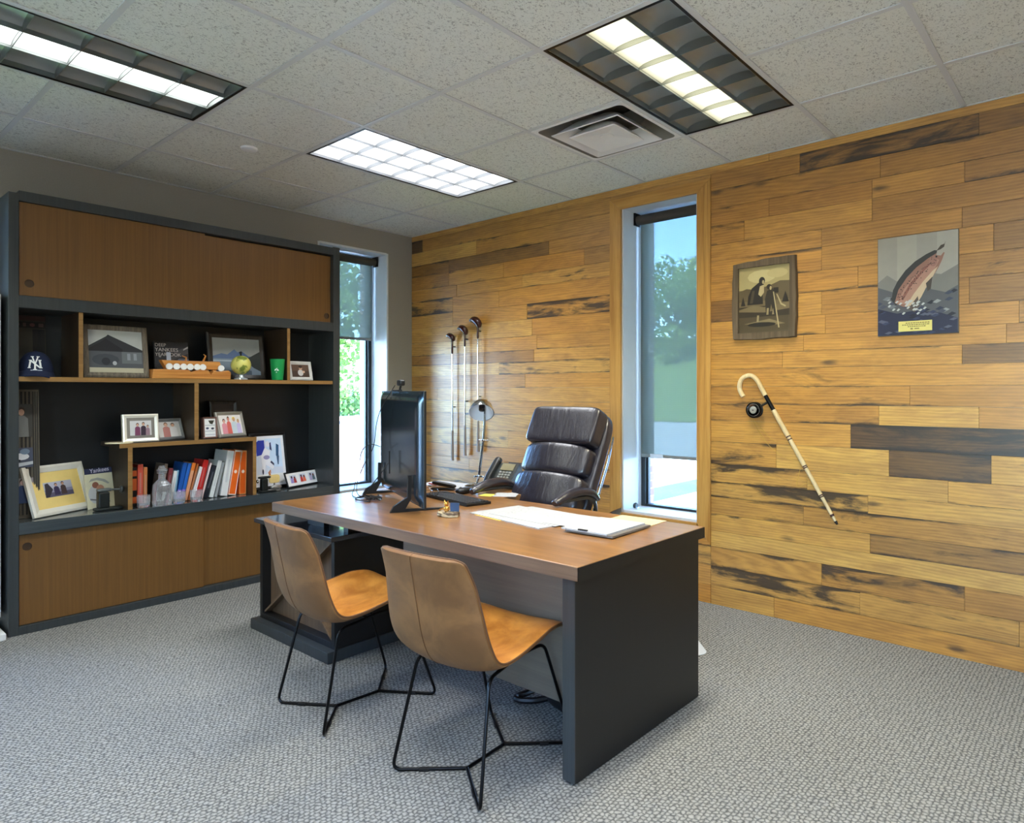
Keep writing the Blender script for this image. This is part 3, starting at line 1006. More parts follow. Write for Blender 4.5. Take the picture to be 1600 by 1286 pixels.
def shell_pt(u, v, side, th):
    """u -1..1 across, v 0..1 front to top; side +1 = sitter side"""
    y, z, hw = sec_at(v)
    y2, z2, _ = sec_at(min(1, v+.01)); y1, z1, _ = sec_at(max(0, v-.01))
    t = Vector((0, y2-y1, z2-z1)).normalized()
    n = Vector((0, t.z, -t.y))            # towards the sitter (up on seat, forward on back)
    if n.z < -0.01 and v < .5: n = -n
    c = .036 if .2 < v < .8 else .036 * max(.25, 1 - abs(v-.5-math.copysign(.3, v-.5))/.2*.8)
    cr_ = 0.0
    # rounded corners at both ends
    if v > .93: hw -= .045 * ((v-.93)/.07)**2 * .55
    if v < .08: hw -= .05 * ((.08-v)/.08)**2 * .5
    rim = max(abs(u)**7, 1 - min(1, v/.02), 1 - min(1, (1-v)/.02))
    k = th * (1 - .65*min(1, rim))
    return Vector((u*hw, y, z)) + n * (c * abs(u)**2.2 + side * k)
def guest_chair(label):
    root = thing('side_chair', label, 'chair', (0,0,0), group='tan leather guest chairs in front of the desk')
    m = MB(); NU, NV = 20, 44
    m.grid(lambda a, b: shell_pt(2*a-1, b, 1, .014), NU, NV)
    m.build('seat_shell', M_LEATHER, root, smooth=True, world=False)
    m = MB()
    m.grid(lambda a, b: shell_pt(2*a-1, b, -1, .016), NU, NV)
    # closing rim
    per = [(i/NU*2-1, 0) for i in range(NU+1)] + [(1, j/NV) for j in range(1, NV+1)] + [(1-i/NU*2, 1) for i in range(1, NU+1)] + [(-1, 1-j/NV) for j in range(1, NV)]
    n = len(per)
    vs_ = [shell_pt(u, v, 1, .014) for u, v in per] + [shell_pt(u, v, -1, .016) for u, v in per]
    m.add(vs_, [(k, (k+1)%n, n+(k+1)%n, n+k) for k in range(n)])
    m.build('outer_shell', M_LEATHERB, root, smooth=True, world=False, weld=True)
    m = MB(); m.tube([shell_pt(u*1.0, v, 0, 0) + (shell_pt(u, v, 1, .014)-shell_pt(u, v, 0, 0))*.7 for u, v in per], .0034, 6, closed=True)
    m.build('piping', M_SEAM, root, smooth=True, world=False)
    m = MB(); m.tube([shell_pt(-.08, v/30, -1, .0165) for v in range(9, 31)], .0016, 5)
    m.build('back_seam', M_SEAM, root, smooth=True, world=False)
    r = .0062; F = (.203, .262); A = .10
    def rnd(p, q, w, d=.03):      # rounded corner at q between p and w
        p, q, w = Vector(p), Vector(q), Vector(w)
        a = q + (p-q).normalized()*d; c = q + (w-q).normalized()*d
        return [a.lerp(q, .0), (a*.25+q*.5+c*.25)*1.0*1.0, c]
    def curve(q, p, w, d):
        p, q, w = Vector(p), Vector(q), Vector(w)
        a = q + (p-q).normalized()*d; c = q + (w-q).normalized()*d
        return [a*(1-t)**2 + q*2*t*(1-t) + c*t*t for t in [0,.2,.4,.6,.8,1]]
    for sx in (1, -1):
        for sy in (1, -1):
            top = Vector((sx*.165, .125 if sy > 0 else -.175, .410 if sy > 0 else .383))
            tin = Vector((sx*.150, .0 if sy > 0 else -.08, .402 if sy > 0 else .388))
            foot = Vector((sx*F[0], sy*F[1], r)); j = Vector((0, sy*A, r))
            pts = [tin] + curve(top, tin, foot, .035) + curve(foot, top, j, .035) + [j]
            m = MB().tube(pts, r, 8)
            g = m.build('leg', M_BLACKM, root, smooth=True, world=False)
            d = (j-foot).normalized()
            gl = MB().obox(foot + d*.11 + Vector((0,0,-.001)), (.016,.008,.005), Matrix.Rotation(math.atan2(d.y,d.x),3,'Z'))
            gl.build('glide', M_BLACK, g, world=False)
    m = MB().tube([(0,-A,r),(0,A,r)], r, 8); m.build('base_bar', M_BLACKM, root, smooth=True, world=False)
    m = MB()
    for sx in (1,-1): m.tube([(sx*.150,.0,.402),(sx*.150,-.08,.388)], r, 8)
    m.tube([(-.15,-.04,.393),(.15,-.04,.393)], r, 8)
    m.build('seat_support', M_BLACKM, root, smooth=True, world=False)
    return root
c1 = guest_chair('tan leather side chair on thin black legs, the nearer one, before the grey desk panel')
c1.location = (3.134, -2.164, 0); c1.rotation_euler = (0,0,math.radians(4.3))
copy_tree(c1, (2.395, -2.200, 0), (0,0,math.radians(-4.7)), 'tan leather side chair on thin black legs, the farther one, before the low cabinet')

# ------------------------------------------------------------------ office chair
def mat_black_leather():
    t = NT('black_leather')
    p = t.obj()
    w = t.noise(t.scalev(p, (20, 5, 5)), 1.0, 3.0, .6, 1.5)
    b = t.noise(p, 200.0, 2.0)
    t.set(t.mix(b, s(24,22,29), s(40,36,46)), .32, spec=.8)  # violet cast in the black stands for sky reflected in the leather
    t.bump(t.math('ADD', w, t.math('MULTIPLY', b, .10)), .32, .012)
    return t.m
M_BLEATHER = mat_black_leather()
def office_chair():
    X = 2.415
    root = thing('office_chair', 'high-backed black leather office chair behind the desk', 'chair', (X, -1.06, 0))
    # back plane: from (y=-1.02, z=.66) up to (y=-.80, z=1.21)
    lean = math.radians(26.5)
    R = Matrix.Rotation(-lean, 3, 'X')     # local z up the back, local -y towards the sitter
    o = Vector((X+.010, -1.010, .645))
    def C(x, y, z): return o + R @ Vector((x, y, z))
    m = MB().superbox(C(0, -.035, .500), (.246, .055, .114), 9, 14, R); m.build('headrest', M_BLEATHER, root, smooth=True, weld=True)
    def warp(q): return (q.x, q.y - .022*math.cos(q.x*9) , q.z)
    m = MB().superbox(C(0, -.020, .298), (.236, .056, .090), 6, 16, R, warp=warp); m.build('back_cushion', M_BLEATHER, root, smooth=True, weld=True)
    m = MB().superbox(C(0, -.022, .105), (.244, .058, .106), 6, 16, R, warp=warp); m.build('back_cushion', M_BLEATHER, root, smooth=True, weld=True)
    m = MB().superbox(C(0, .045, .285), (.262, .040, .345), 6, 14, R); m.build('back_shell', M_BLEATHER, root, smooth=True, weld=True)
    for sx in (1, -1):
        m = MB()
        m.tube([C(sx*.258, .078, -.04), C(sx*.268, .084, .15), C(sx*.268, .088, .35), C(sx*.262, .080, .50)], .005, 8, m=0)
        m.build('side_rail', M_CHROME, root, smooth=True)
    m = MB().superbox((X, -1.255, .475), (.255, .245, .060), 5, 14, warp=lambda q: (q.x, q.y, q.z + .018*abs(q.x*4)**2 - (.03 if q.y < -.2 else 0)))
    m.build('seat', M_BLEATHER, root, smooth=True, weld=True)
    for sx in (1, -1):
        ax = X + sx*.300
        m = MB()
        P_ = [(ax,-1.272,.752),(ax,-1.24,.764),(ax,-1.15,.786),(ax,-1.05,.790),(ax,-.96,.772),(ax,-.90,.728)]
        sp = spline(P_, 5)
        for k in range(len(sp)-1):
            pass
        # padded arm: flattened tube
        rr = [.008+.016*math.sin(PI*min(1, (k+1)/(len(sp))))**.5 for k in range(len(sp))]
        t0 = MB().tube(sp, .02, 12, rr)
        t0.v = [(ax + (x-ax)*1.35, y, z) for x, y, z in t0.v]
        arm = t0.build('armrest', M_BLEATHER, root, smooth=True)
        m = MB().tube(spline([(ax,-1.20,.756),(ax,-1.10,.755),(ax,-1.00,.752),(ax-sx*.005,-.93,.725),(ax-sx*.015,-.905,.64),(ax-sx*.03,-.96,.52),(ax-sx*.05,-1.10,.45)], 6), .010, 8)
        m.build('arm_frame', M_ARMGREY, arm, smooth=True)
    m = MB().box(X-.12, X+.12, -1.34, -1.08, .385, .42); m.build('tilt_mechanism', M_BLACK, root, bevel=.005)
    m = MB().lathe([(.03,.12),(.03,.30),(.018,.30),(.018,.39)], (X,-1.20,0), 20); m.build('gas_column', M_BLACKM, root, smooth=True)
    m = MB()
    for k in range(5):
        a = math.radians(18+72*k); d = Vector((math.cos(a), math.sin(a), 0)); c = Vector((X,-1.20,.105))
        m.tube([c+d*.02, c+d*.16+Vector((0,0,-.005)), c+d*.30+Vector((0,0,-.03))], .02, 8, [.026,.020,.014])
    m.lathe([(.0,.135),(.035,.13),(.04,.08),(.0,.078)], (X,-1.20,0), 20)
    m.build('star_base', M_BLACK, root, smooth=True)
    for k in range(5):
        a = math.radians(18+72*k); c = Vector((X+math.cos(a)*.30, -1.20+math.sin(a)*.30, .0315))
        Rw = Matrix.Rotation(a+.6, 3, 'Z') @ Matrix.Rotation(PI/2, 3, 'X')
        m = MB()
        for dz in (-.017, .017):
            m.lathe([(.0,-.008),(.026,-.007),(.026,.007),(.0,.008)], c + Rw @ Vector((0,0,dz)), 16, Rw)
        m.tube([c, c+Vector((0,0,.05))], .006, 6)
        m.build('caster', M_BLACK, root, smooth=True)
M_ARMGREY = cm((70,68,62), .3, .3, .05, 'grey_arm_frame')
office_chair()

mat_ = MB()
out = [(1.99,-1.28),(2.83,-1.28),(2.83,-.80)]
def rc(cx, cy, r, a0, a1, n=6): return [(cx+r*math.cos(math.radians(a0+(a1-a0)*k/n)), cy+r*math.sin(math.radians(a0+(a1-a0)*k/n))) for k in range(n+1)]
pts = [(2.15,-1.26),(3.08,-1.22)] + rc(3.235,-.775,.050,-20,45) + [(2.78,-.22)] + rc(2.70,-.25,.05,30,100) + [(2.25,-.16),(2.0,-.75)]
mat_.prism([(x,y,.001) for x,y in pts], (0,0,.003))
def mat_clear():
    t = NT('clear_vinyl'); t.set((.82,.88,.93), .12)
    t.b.inputs['Transmission Weight'].default_value = .35
    t.b.inputs['IOR'].default_value = 1.45
    return t.m
M_CLEAR = mat_clear()
tag(mat_.build('chair_mat', M_CLEAR), 'pale translucent chair mat on the carpet behind the desk end panel', 'chair mat')

# black bag with strap under the desk
bag = thing('bag', 'black bag with a curved strap lying on the carpet under the desk, right side', 'bag', (3.12, -1.68, 0))
m = MB().superbox((3.17, -1.66, .05), (.17, .10, .05), 3.2, 12, Matrix.Rotation(-.25, 3, 'Z')); m.build('bag_body', M_BLACK, bag, smooth=True, weld=True)
m = MB()
sp = spline([(3.08,-1.70,.045),(2.99,-1.735,.012),(2.93,-1.775,.012),(2.905,-1.75,.012),(2.93,-1.70,.02),(2.98,-1.66,.05),(3.03,-1.63,.08)], 6)
m.tube(sp, .013, 8); m.build('strap', M_BLACK, bag, smooth=True)

# ------------------------------------------------------------------ monitor
def monitor():
    E2 = Vector((1.575, -1.477, 0)); E1 = Vector((2.385, -1.830, 0))
    d = (E1-E2).normalized(); n = Vector((d.y, -d.x, 0))      # n: towards the back of the screen (camera side)
    if n.y > 0: n = -n
    c = (E1+E2)/2; hw = (E1-E2).length/2
    ang = math.atan2(d.y, d.x)
    root = thing('monitor', 'large black flat monitor on two splayed feet, seen from behind on the desk', 'monitor', (c.x, c.y, .735), (0,0,ang))
    # local: x along the screen, -y = back side (towards camera), z up
    zc = .305; hh = .278
    m = MB().box(-hw, hw, -.004, .010, zc-hh, zc+hh); m.build('screen_bezel', M_BLACK, root, world=False, bevel=.003)
    m = MB().box(-hw+.01, hw-.01, .0102, .0112, zc-hh+.014, zc+hh-.01); m.build('screen', cm((6,7,9), .08, 0, .02, 'dark_screen_glass'), root, world=False)
    m = MB()
    def fn(u, v):
        x = (2*u-1)*(hw-.004); z = zc + (2*v-1)*(hh-.004)
        e = min(1, (1-abs(2*u-1))/.10)**.6 * min(1, (1-abs(2*v-1))/.12)**.6
        return (x, -.004 - .020*e, z)
    m.grid(fn, 30, 20)
    m.build('rear_cover', M_MONBACK, root, smooth=True, world=False)
    for sx, fx in ((1, hw-.125), (-1, -hw+.10)):
        m = MB(); w = .008
        for yy in (1,):
            m.prism([(fx-w,-.135,0),(fx-w,.150,0),(fx-w,.150,.008),(fx-w,-.06,.014),(fx-w,-.032,.060),(fx-w,-.030,.175),(fx-w,-.048,.175),(fx-w,-.050,.070),(fx-w,-.118,.030)], (2*w,0,0))
        m.build('foot', M_BLACK, root, world=False, bevel=.001)
    m = MB().box(-.045, -.035, -.056, -.05, zc-.16, zc-.04); m.build('cable_clip', M_BLACK, root, world=False)
    return root, d, n, c, ang
M_MONBACK = cm((46,60,70), .18, .5, .04, 'dark_blue_grey_plastic')
mon, md, mn, mc, mang = monitor()
def ML(x, y, z):   # monitor-local to world
    return Vector((mc.x + math.cos(mang)*x - math.sin(mang)*y, mc.y + math.sin(mang)*x + math.cos(mang)*y, .735 + z))

wc = thing('webcam', 'small black webcam clipped on top of the monitor', 'webcam', ML(-.03, 0, .585))
m = MB().superbox(ML(-.03, .006, .626), (.036, .016, .016), 5, 8, Matrix.Rotation(mang, 3, 'Z')); m.build('camera_body', M_BLACK, wc, smooth=True, weld=True)
m = MB().tube([ML(-.03, .006, .612), ML(-.03, .0, .586)], .006, 8); m.tube([ML(-.03,.012,.586), ML(-.06,-.034,.5855), ML(-.03,-.048,.545)], .005, 6)
m.build('clip', M_BLACK, wc, smooth=True)
m = MB().lathe([(.0,.0),(.008,.0),(.008,-.003)], ML(-.03, .023, .626), 12, Matrix.Rotation(mang, 3, 'Z') @ Matrix.Rotation(-PI/2, 3, 'X')); m.build('lens', M_CHROME, wc)

def cable(pts, label, name='cable', r=.0022, mat=None, n=8):
    m = MB().tube(spline(pts, n), r, 6)
    return tag(m.build(name, mat or M_BLACK, smooth=True), label, 'cable')
cable([ML(-.03,-.026,.612), ML(-.20,-.055,.50), ML(-.30,-.065,.40), ML(-.335,-.075,.27), ML(-.38,-.12,.16), ML(-.37,-.16,.06), ML(-.27,-.17,.006), ML(-.16,-.12,.006), ML(-.05,-.10,.006)], 'thin black cable looping left of the monitor down from the webcam')
cable([ML(-.20,-.052,.27), ML(-.28,-.10,.285), ML(-.36,-.13,.25), ML(-.42,-.14,.17), ML(-.44,-.15,.10), ML(-.40,-.17,.03), ML(-.30,-.20,.006), ML(-.18,-.19,.006), ML(-.12,-.14,.02)], 'thin black cable hanging in a loop beside the window from the monitor back')
cable([ML(-.04,-.06,.20), ML(-.03,-.10,.15), ML(-.08,-.14,.08), ML(-.14,-.17,.02), ML(-.20,-.19,.006), ML(-.12,-.21,.006), ML(-.02,-.16,.006)], 'black cable running from the cable clip on the monitor back to the desktop', r=.003)
m = MB()
rn = random.Random(4)
for k in range(5):
    P_ = [ML(-.16+rn.uniform(-.07,.12), -.13+rn.uniform(-.05,.05), .006+rn.uniform(0,.012)) for q in range(6)]
    m.tube(spline(P_, 5), .003, 6)
tag(m.build('cable_tangle', cm((40,34,32), .5), smooth=True), 'tangle of dark cables lying on the desktop behind the monitor', 'cable')

# ------------------------------------------------------------------ things on the desk
Z = .7352
def keyboard():
    # near right corner (2.398,-1.445)
    ang = mang + math.radians(13)
    c = Vector((2.165, -1.435, Z))
    root = thing('keyboard', 'black computer keyboard in front of the monitor', 'keyboard', c, (0,0,ang))
    R0 = MB().box(-.225, .225, -.075, .075, 0, .014); R0.build('keyboard_body', M_BLACK, root, world=False, bevel=.003)
    m = MB()
    for r in range(6):
        for k in range(20):
            if r == 5 and 4 < k < 9: continue
            x = -.214 + k*.0218; y = .060 - r*.0225
            m.box(x, x+.0185, y-.0185, y, .014, .0185)
        if r == 5: m.box(-.105, -.022, .060-r*.0225-.0185, .060-r*.0225, .014, .0185)
    k_ = m.build('keys', cm((30,32,34), .4), root, world=False); k_['kind'] = 'stuff'
keyboard()
mouse = thing('mouse', 'dark computer mouse beside the keyboard, near the desk lamp', 'mouse', (2.03, -1.25, Z))
m = MB().superbox((2.03, -1.25, Z+.017), (.033, .055, .017), 2.6, 10); m.build('mouse_body', M_BLACK, mouse, smooth=True, weld=True)
m = MB().lathe([(.0,-.003),(.010,-.003),(.010,.003),(.0,.003)], (2.03, -1.277, Z+.030), 12, Matrix.Rotation(PI/2, 3, 'Y')); m.build('scroll_wheel', cm((70,72,74), .4), mouse)

def mat_paper():
    t = NT('printed_paper'); p = t.world()
    a = t.noise(t.scalev(p, (70, 260, 1)), 1.0, 3.0)
    b = t.noise(p, 7.0, 2.0)
    f = t.math('MULTIPLY', t.smooth(a, .58, .66), t.smooth(b, .45, .6))
    t.set(t.mix(t.math('MULTIPLY', f, .6), s(176,177,178), s(92,97,104)), .7)
    return t.m
M_PAPER = mat_paper()
M_MANILA = cm((200,188,148), .7, 0, .04, 'manila_card')
def sheet(name, cx, cy, w, h, ang, z, label, mat, t=.0012, cat='paper', grp=None, curl=0):
    m = MB()
    R = Matrix.Rotation(ang, 3, 'Z')
    if curl:
        def fn(u, v, up=0):
            q = R @ Vector(((u-.5)*w, (v-.5)*h, 0))
            return (cx+q.x, cy+q.y, z + t + curl*max(0, u-.6)**2)
        m.grid(fn, 10, 4)
        o_ = m.build(name, mat, smooth=True, solidify=t)
    else:
        m.obox((cx, cy, z+t/2), (w/2, h/2, t/2), R)
        o_ = m.build(name, mat)
    return tag(o_, label, cat, grp)
a0 = math.radians(-2)
sheet('paper_stack', 2.78, -1.545, .50, .30, math.radians(-8), Z, 'large white printed sheets spread on the desktop, left of the stapled pile', M_PAPER, .004)
sheet('paper_sheet', 2.83, -1.50, .43, .28, math.radians(-4), Z+.0042, 'top white sheet lying over the large spread papers on the desk', M_PAPER, .001)
sheet('yellow_note', 2.66, -1.66, .20, .06, math.radians(-9), Z+.0, 'yellow edge strip showing under the spread papers', cm((226,186,80), .7), .001, 'note')
fo = thing('manila_folder', 'cream manila folder at the back right of the desktop', 'folder', (3.22, -1.37, Z))
m = MB().obox((3.215, -1.375, Z+.001), (.115, .15, .001), Matrix.Rotation(.05, 3, 'Z')); m.build('folder_cover', M_MANILA, fo)
m = MB().obox((3.30, -1.40, Z+.0028), (.03, .05, .0006), Matrix.Rotation(.05, 3, 'Z')); m.build('folder_tab', cm((236,222,180), .7), fo)
bd = thing('binder', 'pile of white papers on a grey clipboard at the right of the desktop', 'papers', (3.23, -1.56, Z))
R_ = Matrix.Rotation(math.radians(2), 3, 'Z')
m = MB().obox((3.235, -1.545, Z+.0085), (.115, .150, .004), R_); m.build('board', cm((110,104,98), .5), bd)
m = MB().obox((3.215, -1.552, Z+.0155), (.112, .148, .003), R_); m.build('page_block', M_PAPER, bd)
m = MB().obox((3.215, -1.697, Z+.020), (.022, .005, .0025), R_); m.build('clip', M_BLACK, bd)
sheet('white_sheet', 3.02, -1.50, .16, .26, math.radians(3), Z+.0058, 'white sheet bridging the spread papers and the clipboard pile', M_PAPER, .001)
sheet('sticky_note', 2.175, -1.205, .075, .075, .3, Z, 'bright yellow sticky note near the back edge of the desk', cm((240,236,90), .6), .001, 'note')
sheet('paper_sheet', 2.245, -1.13, .13, .14, .6, Z, 'white sheet of paper beside the sticky note, under the chair arm', M_PAPER, .001)
sheet('paper_sheet', 1.70, -1.08, .34, .20, .12, Z, 'white papers at the back left of the desk, behind the keyboard', M_PAPER, .004)
st = thing('stapler', 'dark stapler lying on the papers at the back left of the desk', 'stapler', (1.84, -1.24, Z))
m = MB().superbox((1.84,-1.24,Z+.008), (.075,.018,.008), 4, 8, Matrix.Rotation(.5,3,'Z')); m.superbox((1.845,-1.238,Z+.034), (.075,.016,.012), 3.5, 8, Matrix.Rotation(.5,3,'Z') @ Matrix.Rotation(.14,3,'Y')); m.build('stapler_body', M_BLACK, st, smooth=True, weld=True)
m = MB().obox((1.84,-1.24,Z+.021), (.07,.008,.004), Matrix.Rotation(.5,3,'Z')); m.build('staple_rail', M_CHROME, st)
for k, (x, y, a, col, lab) in enumerate([(1.74,-1.20,.4,(60,62,64),'dark grey pen on the papers behind the monitor'),(1.66,-1.16,-.2,(160,60,50),'red pen on the papers behind the monitor')]):
    m = MB().tube([(x-.06*math.cos(a), y-.06*math.sin(a), Z+.009),(x+.06*math.cos(a), y+.06*math.sin(a), Z+.009)], .0045, 8); tag(m.build('pen', cm(col, .3), smooth=True), lab, 'pen')
gl_ = thing('eyeglasses', 'pair of eyeglasses resting on the keyboard', 'glasses', (2.05,-1.50,Z+.02))
m = MB(); 
for dx in (-.032, .032):
    m.tube([(2.05+dx+.024*math.cos(2*PI*k/16), -1.505+.004*math.sin(2*PI*k/16), Z+.041+.018*math.sin(2*PI*k/16)) for k in range(16)], .0016, 6, closed=True)
m.tube([(2.042,-1.505,Z+.045),(2.05,-1.507,Z+.048),(2.058,-1.505,Z+.045)], .0014, 6)
m.build('rims', cm((90,110,130), .2, .8), gl_, smooth=True)
m = MB()
for sx in (-1,1): m.tube([(2.05+sx*.056,-1.505,Z+.045),(2.05+sx*.06,-1.44,Z+.034),(2.05+sx*.055,-1.39,Z+.026)], .0014, 6)
m.build('temples', cm((40,46,52), .3), gl_, smooth=True)

# owl/stone ornament: rough stone slab with golden figure and blue plate
orn = thing('stone_ornament', 'rough stone slice with a golden figure and a blue plate before the monitor', 'ornament', (2.49,-1.775,Z))
rn = random.Random(8)
L1 = []
for k in range(14):
    a = 2*PI*k/14; r_ = .052*(1+rn.uniform(-.14,.14)); L1.append((2.49+r_*1.15*math.cos(a+.5), -1.775+r_*.8*math.sin(a+.5), Z))
def mat_stone():
    t = NT('banded_stone'); p = t.obj(); a = t.noise(t.scalev(p,(30,30,90)), 1.0, 4.0)
    t.set(t.mix(t.smooth(a,.4,.6), s(70,52,34), s(196,176,140)), .6); t.bump(a,.5,.004); return t.m
m = MB().prism(L1, (0,0,.021)); m.build('stone_base', mat_stone(), orn, bevel=.004)
M_GOLD = cm((226,170,84), .25, .85, .1, 'gold')
m = MB()
m.superbox((2.478,-1.775,Z+.034), (.016,.012,.014), 2.4, 8); m.superbox((2.478,-1.777,Z+.055), (.011,.010,.010), 2.2, 8)
m.tube([(2.470,-1.777,Z+.062),(2.464,-1.777,Z+.073)], .004, 6, [.005,.001]); m.tube([(2.486,-1.777,Z+.062),(2.492,-1.777,Z+.073)], .004, 6, [.005,.001])
m.tube([(2.466,-1.782,Z+.036),(2.452,-1.790,Z+.030),(2.446,-1.792,Z+.022)], .004, 6); m.tube([(2.490,-1.786,Z+.032),(2.500,-1.80,Z+.024)], .004, 6)
m.build('golden_figure', M_GOLD, orn, smooth=True, weld=True)
m = MB().obox((2.520,-1.762,Z+.043), (.021,.002,.020), Matrix.Rotation(.55,3,'Z')); m.build('blue_plate', cm((66,92,130), .3, .3), orn)

# desk lamp
def lamp():
    root = thing('desk_lamp', 'chrome gooseneck desk lamp with round shade, standing in front of the plank wall', 'lamp', (1.90,-1.03,Z))
    bx, by = 1.905, -1.03
    m = MB().lathe([(.0,.0),(.075,.0),(.075,.010),(.06,.018),(.015,.026),(.0,.028)], (bx,by,Z), 32); m.build('lamp_base', M_CHROME, root, smooth=True)
    J = Vector((1.913,-1.02,.800)); K = Vector((1.937,-1.005,1.020)); T = Vector((1.905,-.960,1.215))
    m = MB().tube([(bx,by,Z+.02), J], .006, 8); m.tube([J, K], .0075, 8); m.build('lower_arm', M_CHROME, root, smooth=True)
    m = MB().tube([K, Vector((1.925,-.985,1.10)), T], .0075, 8); m.build('upper_arm', M_CHROME, root, smooth=True)
    for P_ in (J, K):
        m = MB().tube([P_-Vector((.024,.01,0)), P_+Vector((.024,.01,0))], .005, 8)
        for sg in (-1,1): m.superbox(P_+Vector((.026*sg,.011*sg,0)), (.007,.007,.007), 2, 6)
        m.superbox(P_, (.010,.010,.012), 2.4, 6)
        m.build('joint_knob', M_CHROME, root, smooth=True, weld=True)
    d = Vector((.44,-.52,-.73)).normalized()     # opening direction: towards the desk and viewer
    q = d.to_track_quat('Z', 'Y').to_matrix()
    c = Vector((1.918,-1.0,1.212))
    prof = [(.012,-.062),(.020,-.060),(.040,-.045),(.062,-.016),(.074,.018),(.078,.034),(.075,.034),(.071,.017),(.059,-.016),(.038,-.042),(.018,-.055)]
    m = MB().lathe(prof, c, 32, q, cap=False); m.build('lamp_shade', M_CHROME, root, smooth=True)
    m = MB().lathe([(.016,-.051),(.036,-.039),(.056,-.014),(.069,.018),(.0735,.033)], c, 32, q, cap=False); m.build('shade_lining', cm((216,224,236), .35, 0, .02), root, smooth=True)
    m = MB().lathe([(.0,-.04),(.016,-.036),(.020,-.012),(.018,.012),(.0,.020)], c, 20, q); m.build('bulb', cm((20,24,32), .2), root, smooth=True)
lamp()

# phone
def phone():
    root = thing('desk_phone', 'dark grey office telephone with tilted screen at the back of the desk', 'telephone', (1.975,-.880,Z), (0,0,math.radians(4)))
    m = MB()
    # wedge body, local coordinates
    m.prism([(-.085,-.06,0),(-.085,.075,0),(-.085,.085,.02),(-.085,.055,.135),(-.085,.035,.135),(-.085,-.06,.03)], (.19,0,0))
    m.build('phone_body', cm((58,60,58), .4), root, world=False, bevel=.004)
    a = math.atan2(.105, .095)
    R = Matrix.Rotation(a, 3, 'X')
    def Q(x, t, up): return Vector((x, -.06, .03)) + R @ Vector((0, t, up))
    m = MB().obox(Q(.035, .112, .003), (.050,.024,.003), R); m.build('display', cm((150,140,110), .2), root, world=False)
    m = MB()
    for i in range(4):
        for j in range(4): m.obox(Q(-.0+i*.024, .018+j*.018, .004), (.008,.006,.003), R)
    m.build('keypad', cm((150,150,142), .5), root, world=False)
    m = MB().superbox(Q(-.062, .075, .018), (.021,.095,.013), 4, 10, R); m.superbox(Q(-.062, .148, .010), (.024,.024,.018), 3, 8, R); m.superbox(Q(-.062, .004, .010), (.024,.024,.018), 3, 8, R)
    m.build('handset', cm((36,38,37), .35), root, world=False, smooth=True, weld=True)
phone()
# ------------------------------------------------------------------ flat pictures
def picture_mesh(parent, name, y0, y1, z0, z1, x, base, shapes, step=.00035):
    """flat picture facing +x in local coordinates; shapes: (rgb, [(u,v)..])"""
    m = MB(); mats = [cm(base, .45)]
    def P(u, v, k): return (x + k*step, y0 + (y1-y0)*u, z0 + (z1-z0)*v)
    m.poly([P(0,0,0), P(1,0,0), P(1,1,0), P(0,1,0)])
    for k, (rgb, pts) in enumerate(shapes):
        mt = cm(rgb, .45)
        if mt not in mats: mats.append(mt)
        m.poly([P(min(1,max(0,u)), min(1,max(0,v)), k+1) for u, v in pts], mats.index(mt))
    return m.build(name, mats, parent, world=False)
def ell(cu, cv, ru, rv, n=12): return [(cu+ru*math.cos(2*PI*k/n), cv+rv*math.sin(2*PI*k/n)) for k in range(n)]
def rect(a, b, c, d): return [(a,c),(b,c),(b,d),(a,d)]
def person_shapes(cu, base, h, top, skin=(206,160,130), hair=(70,46,30), w=.1, legs=None):
    return [(top, [(cu-w,base),(cu+w,base),(cu+w*.9,base+h*.62),(cu+w*.4,base+h*.72),(cu-w*.4,base+h*.72),(cu-w*.9,base+h*.62)]),
            (hair, ell(cu, base+h*.87, w*.52, h*.14)), (skin, ell(cu, base+h*.83, w*.42, h*.11))]

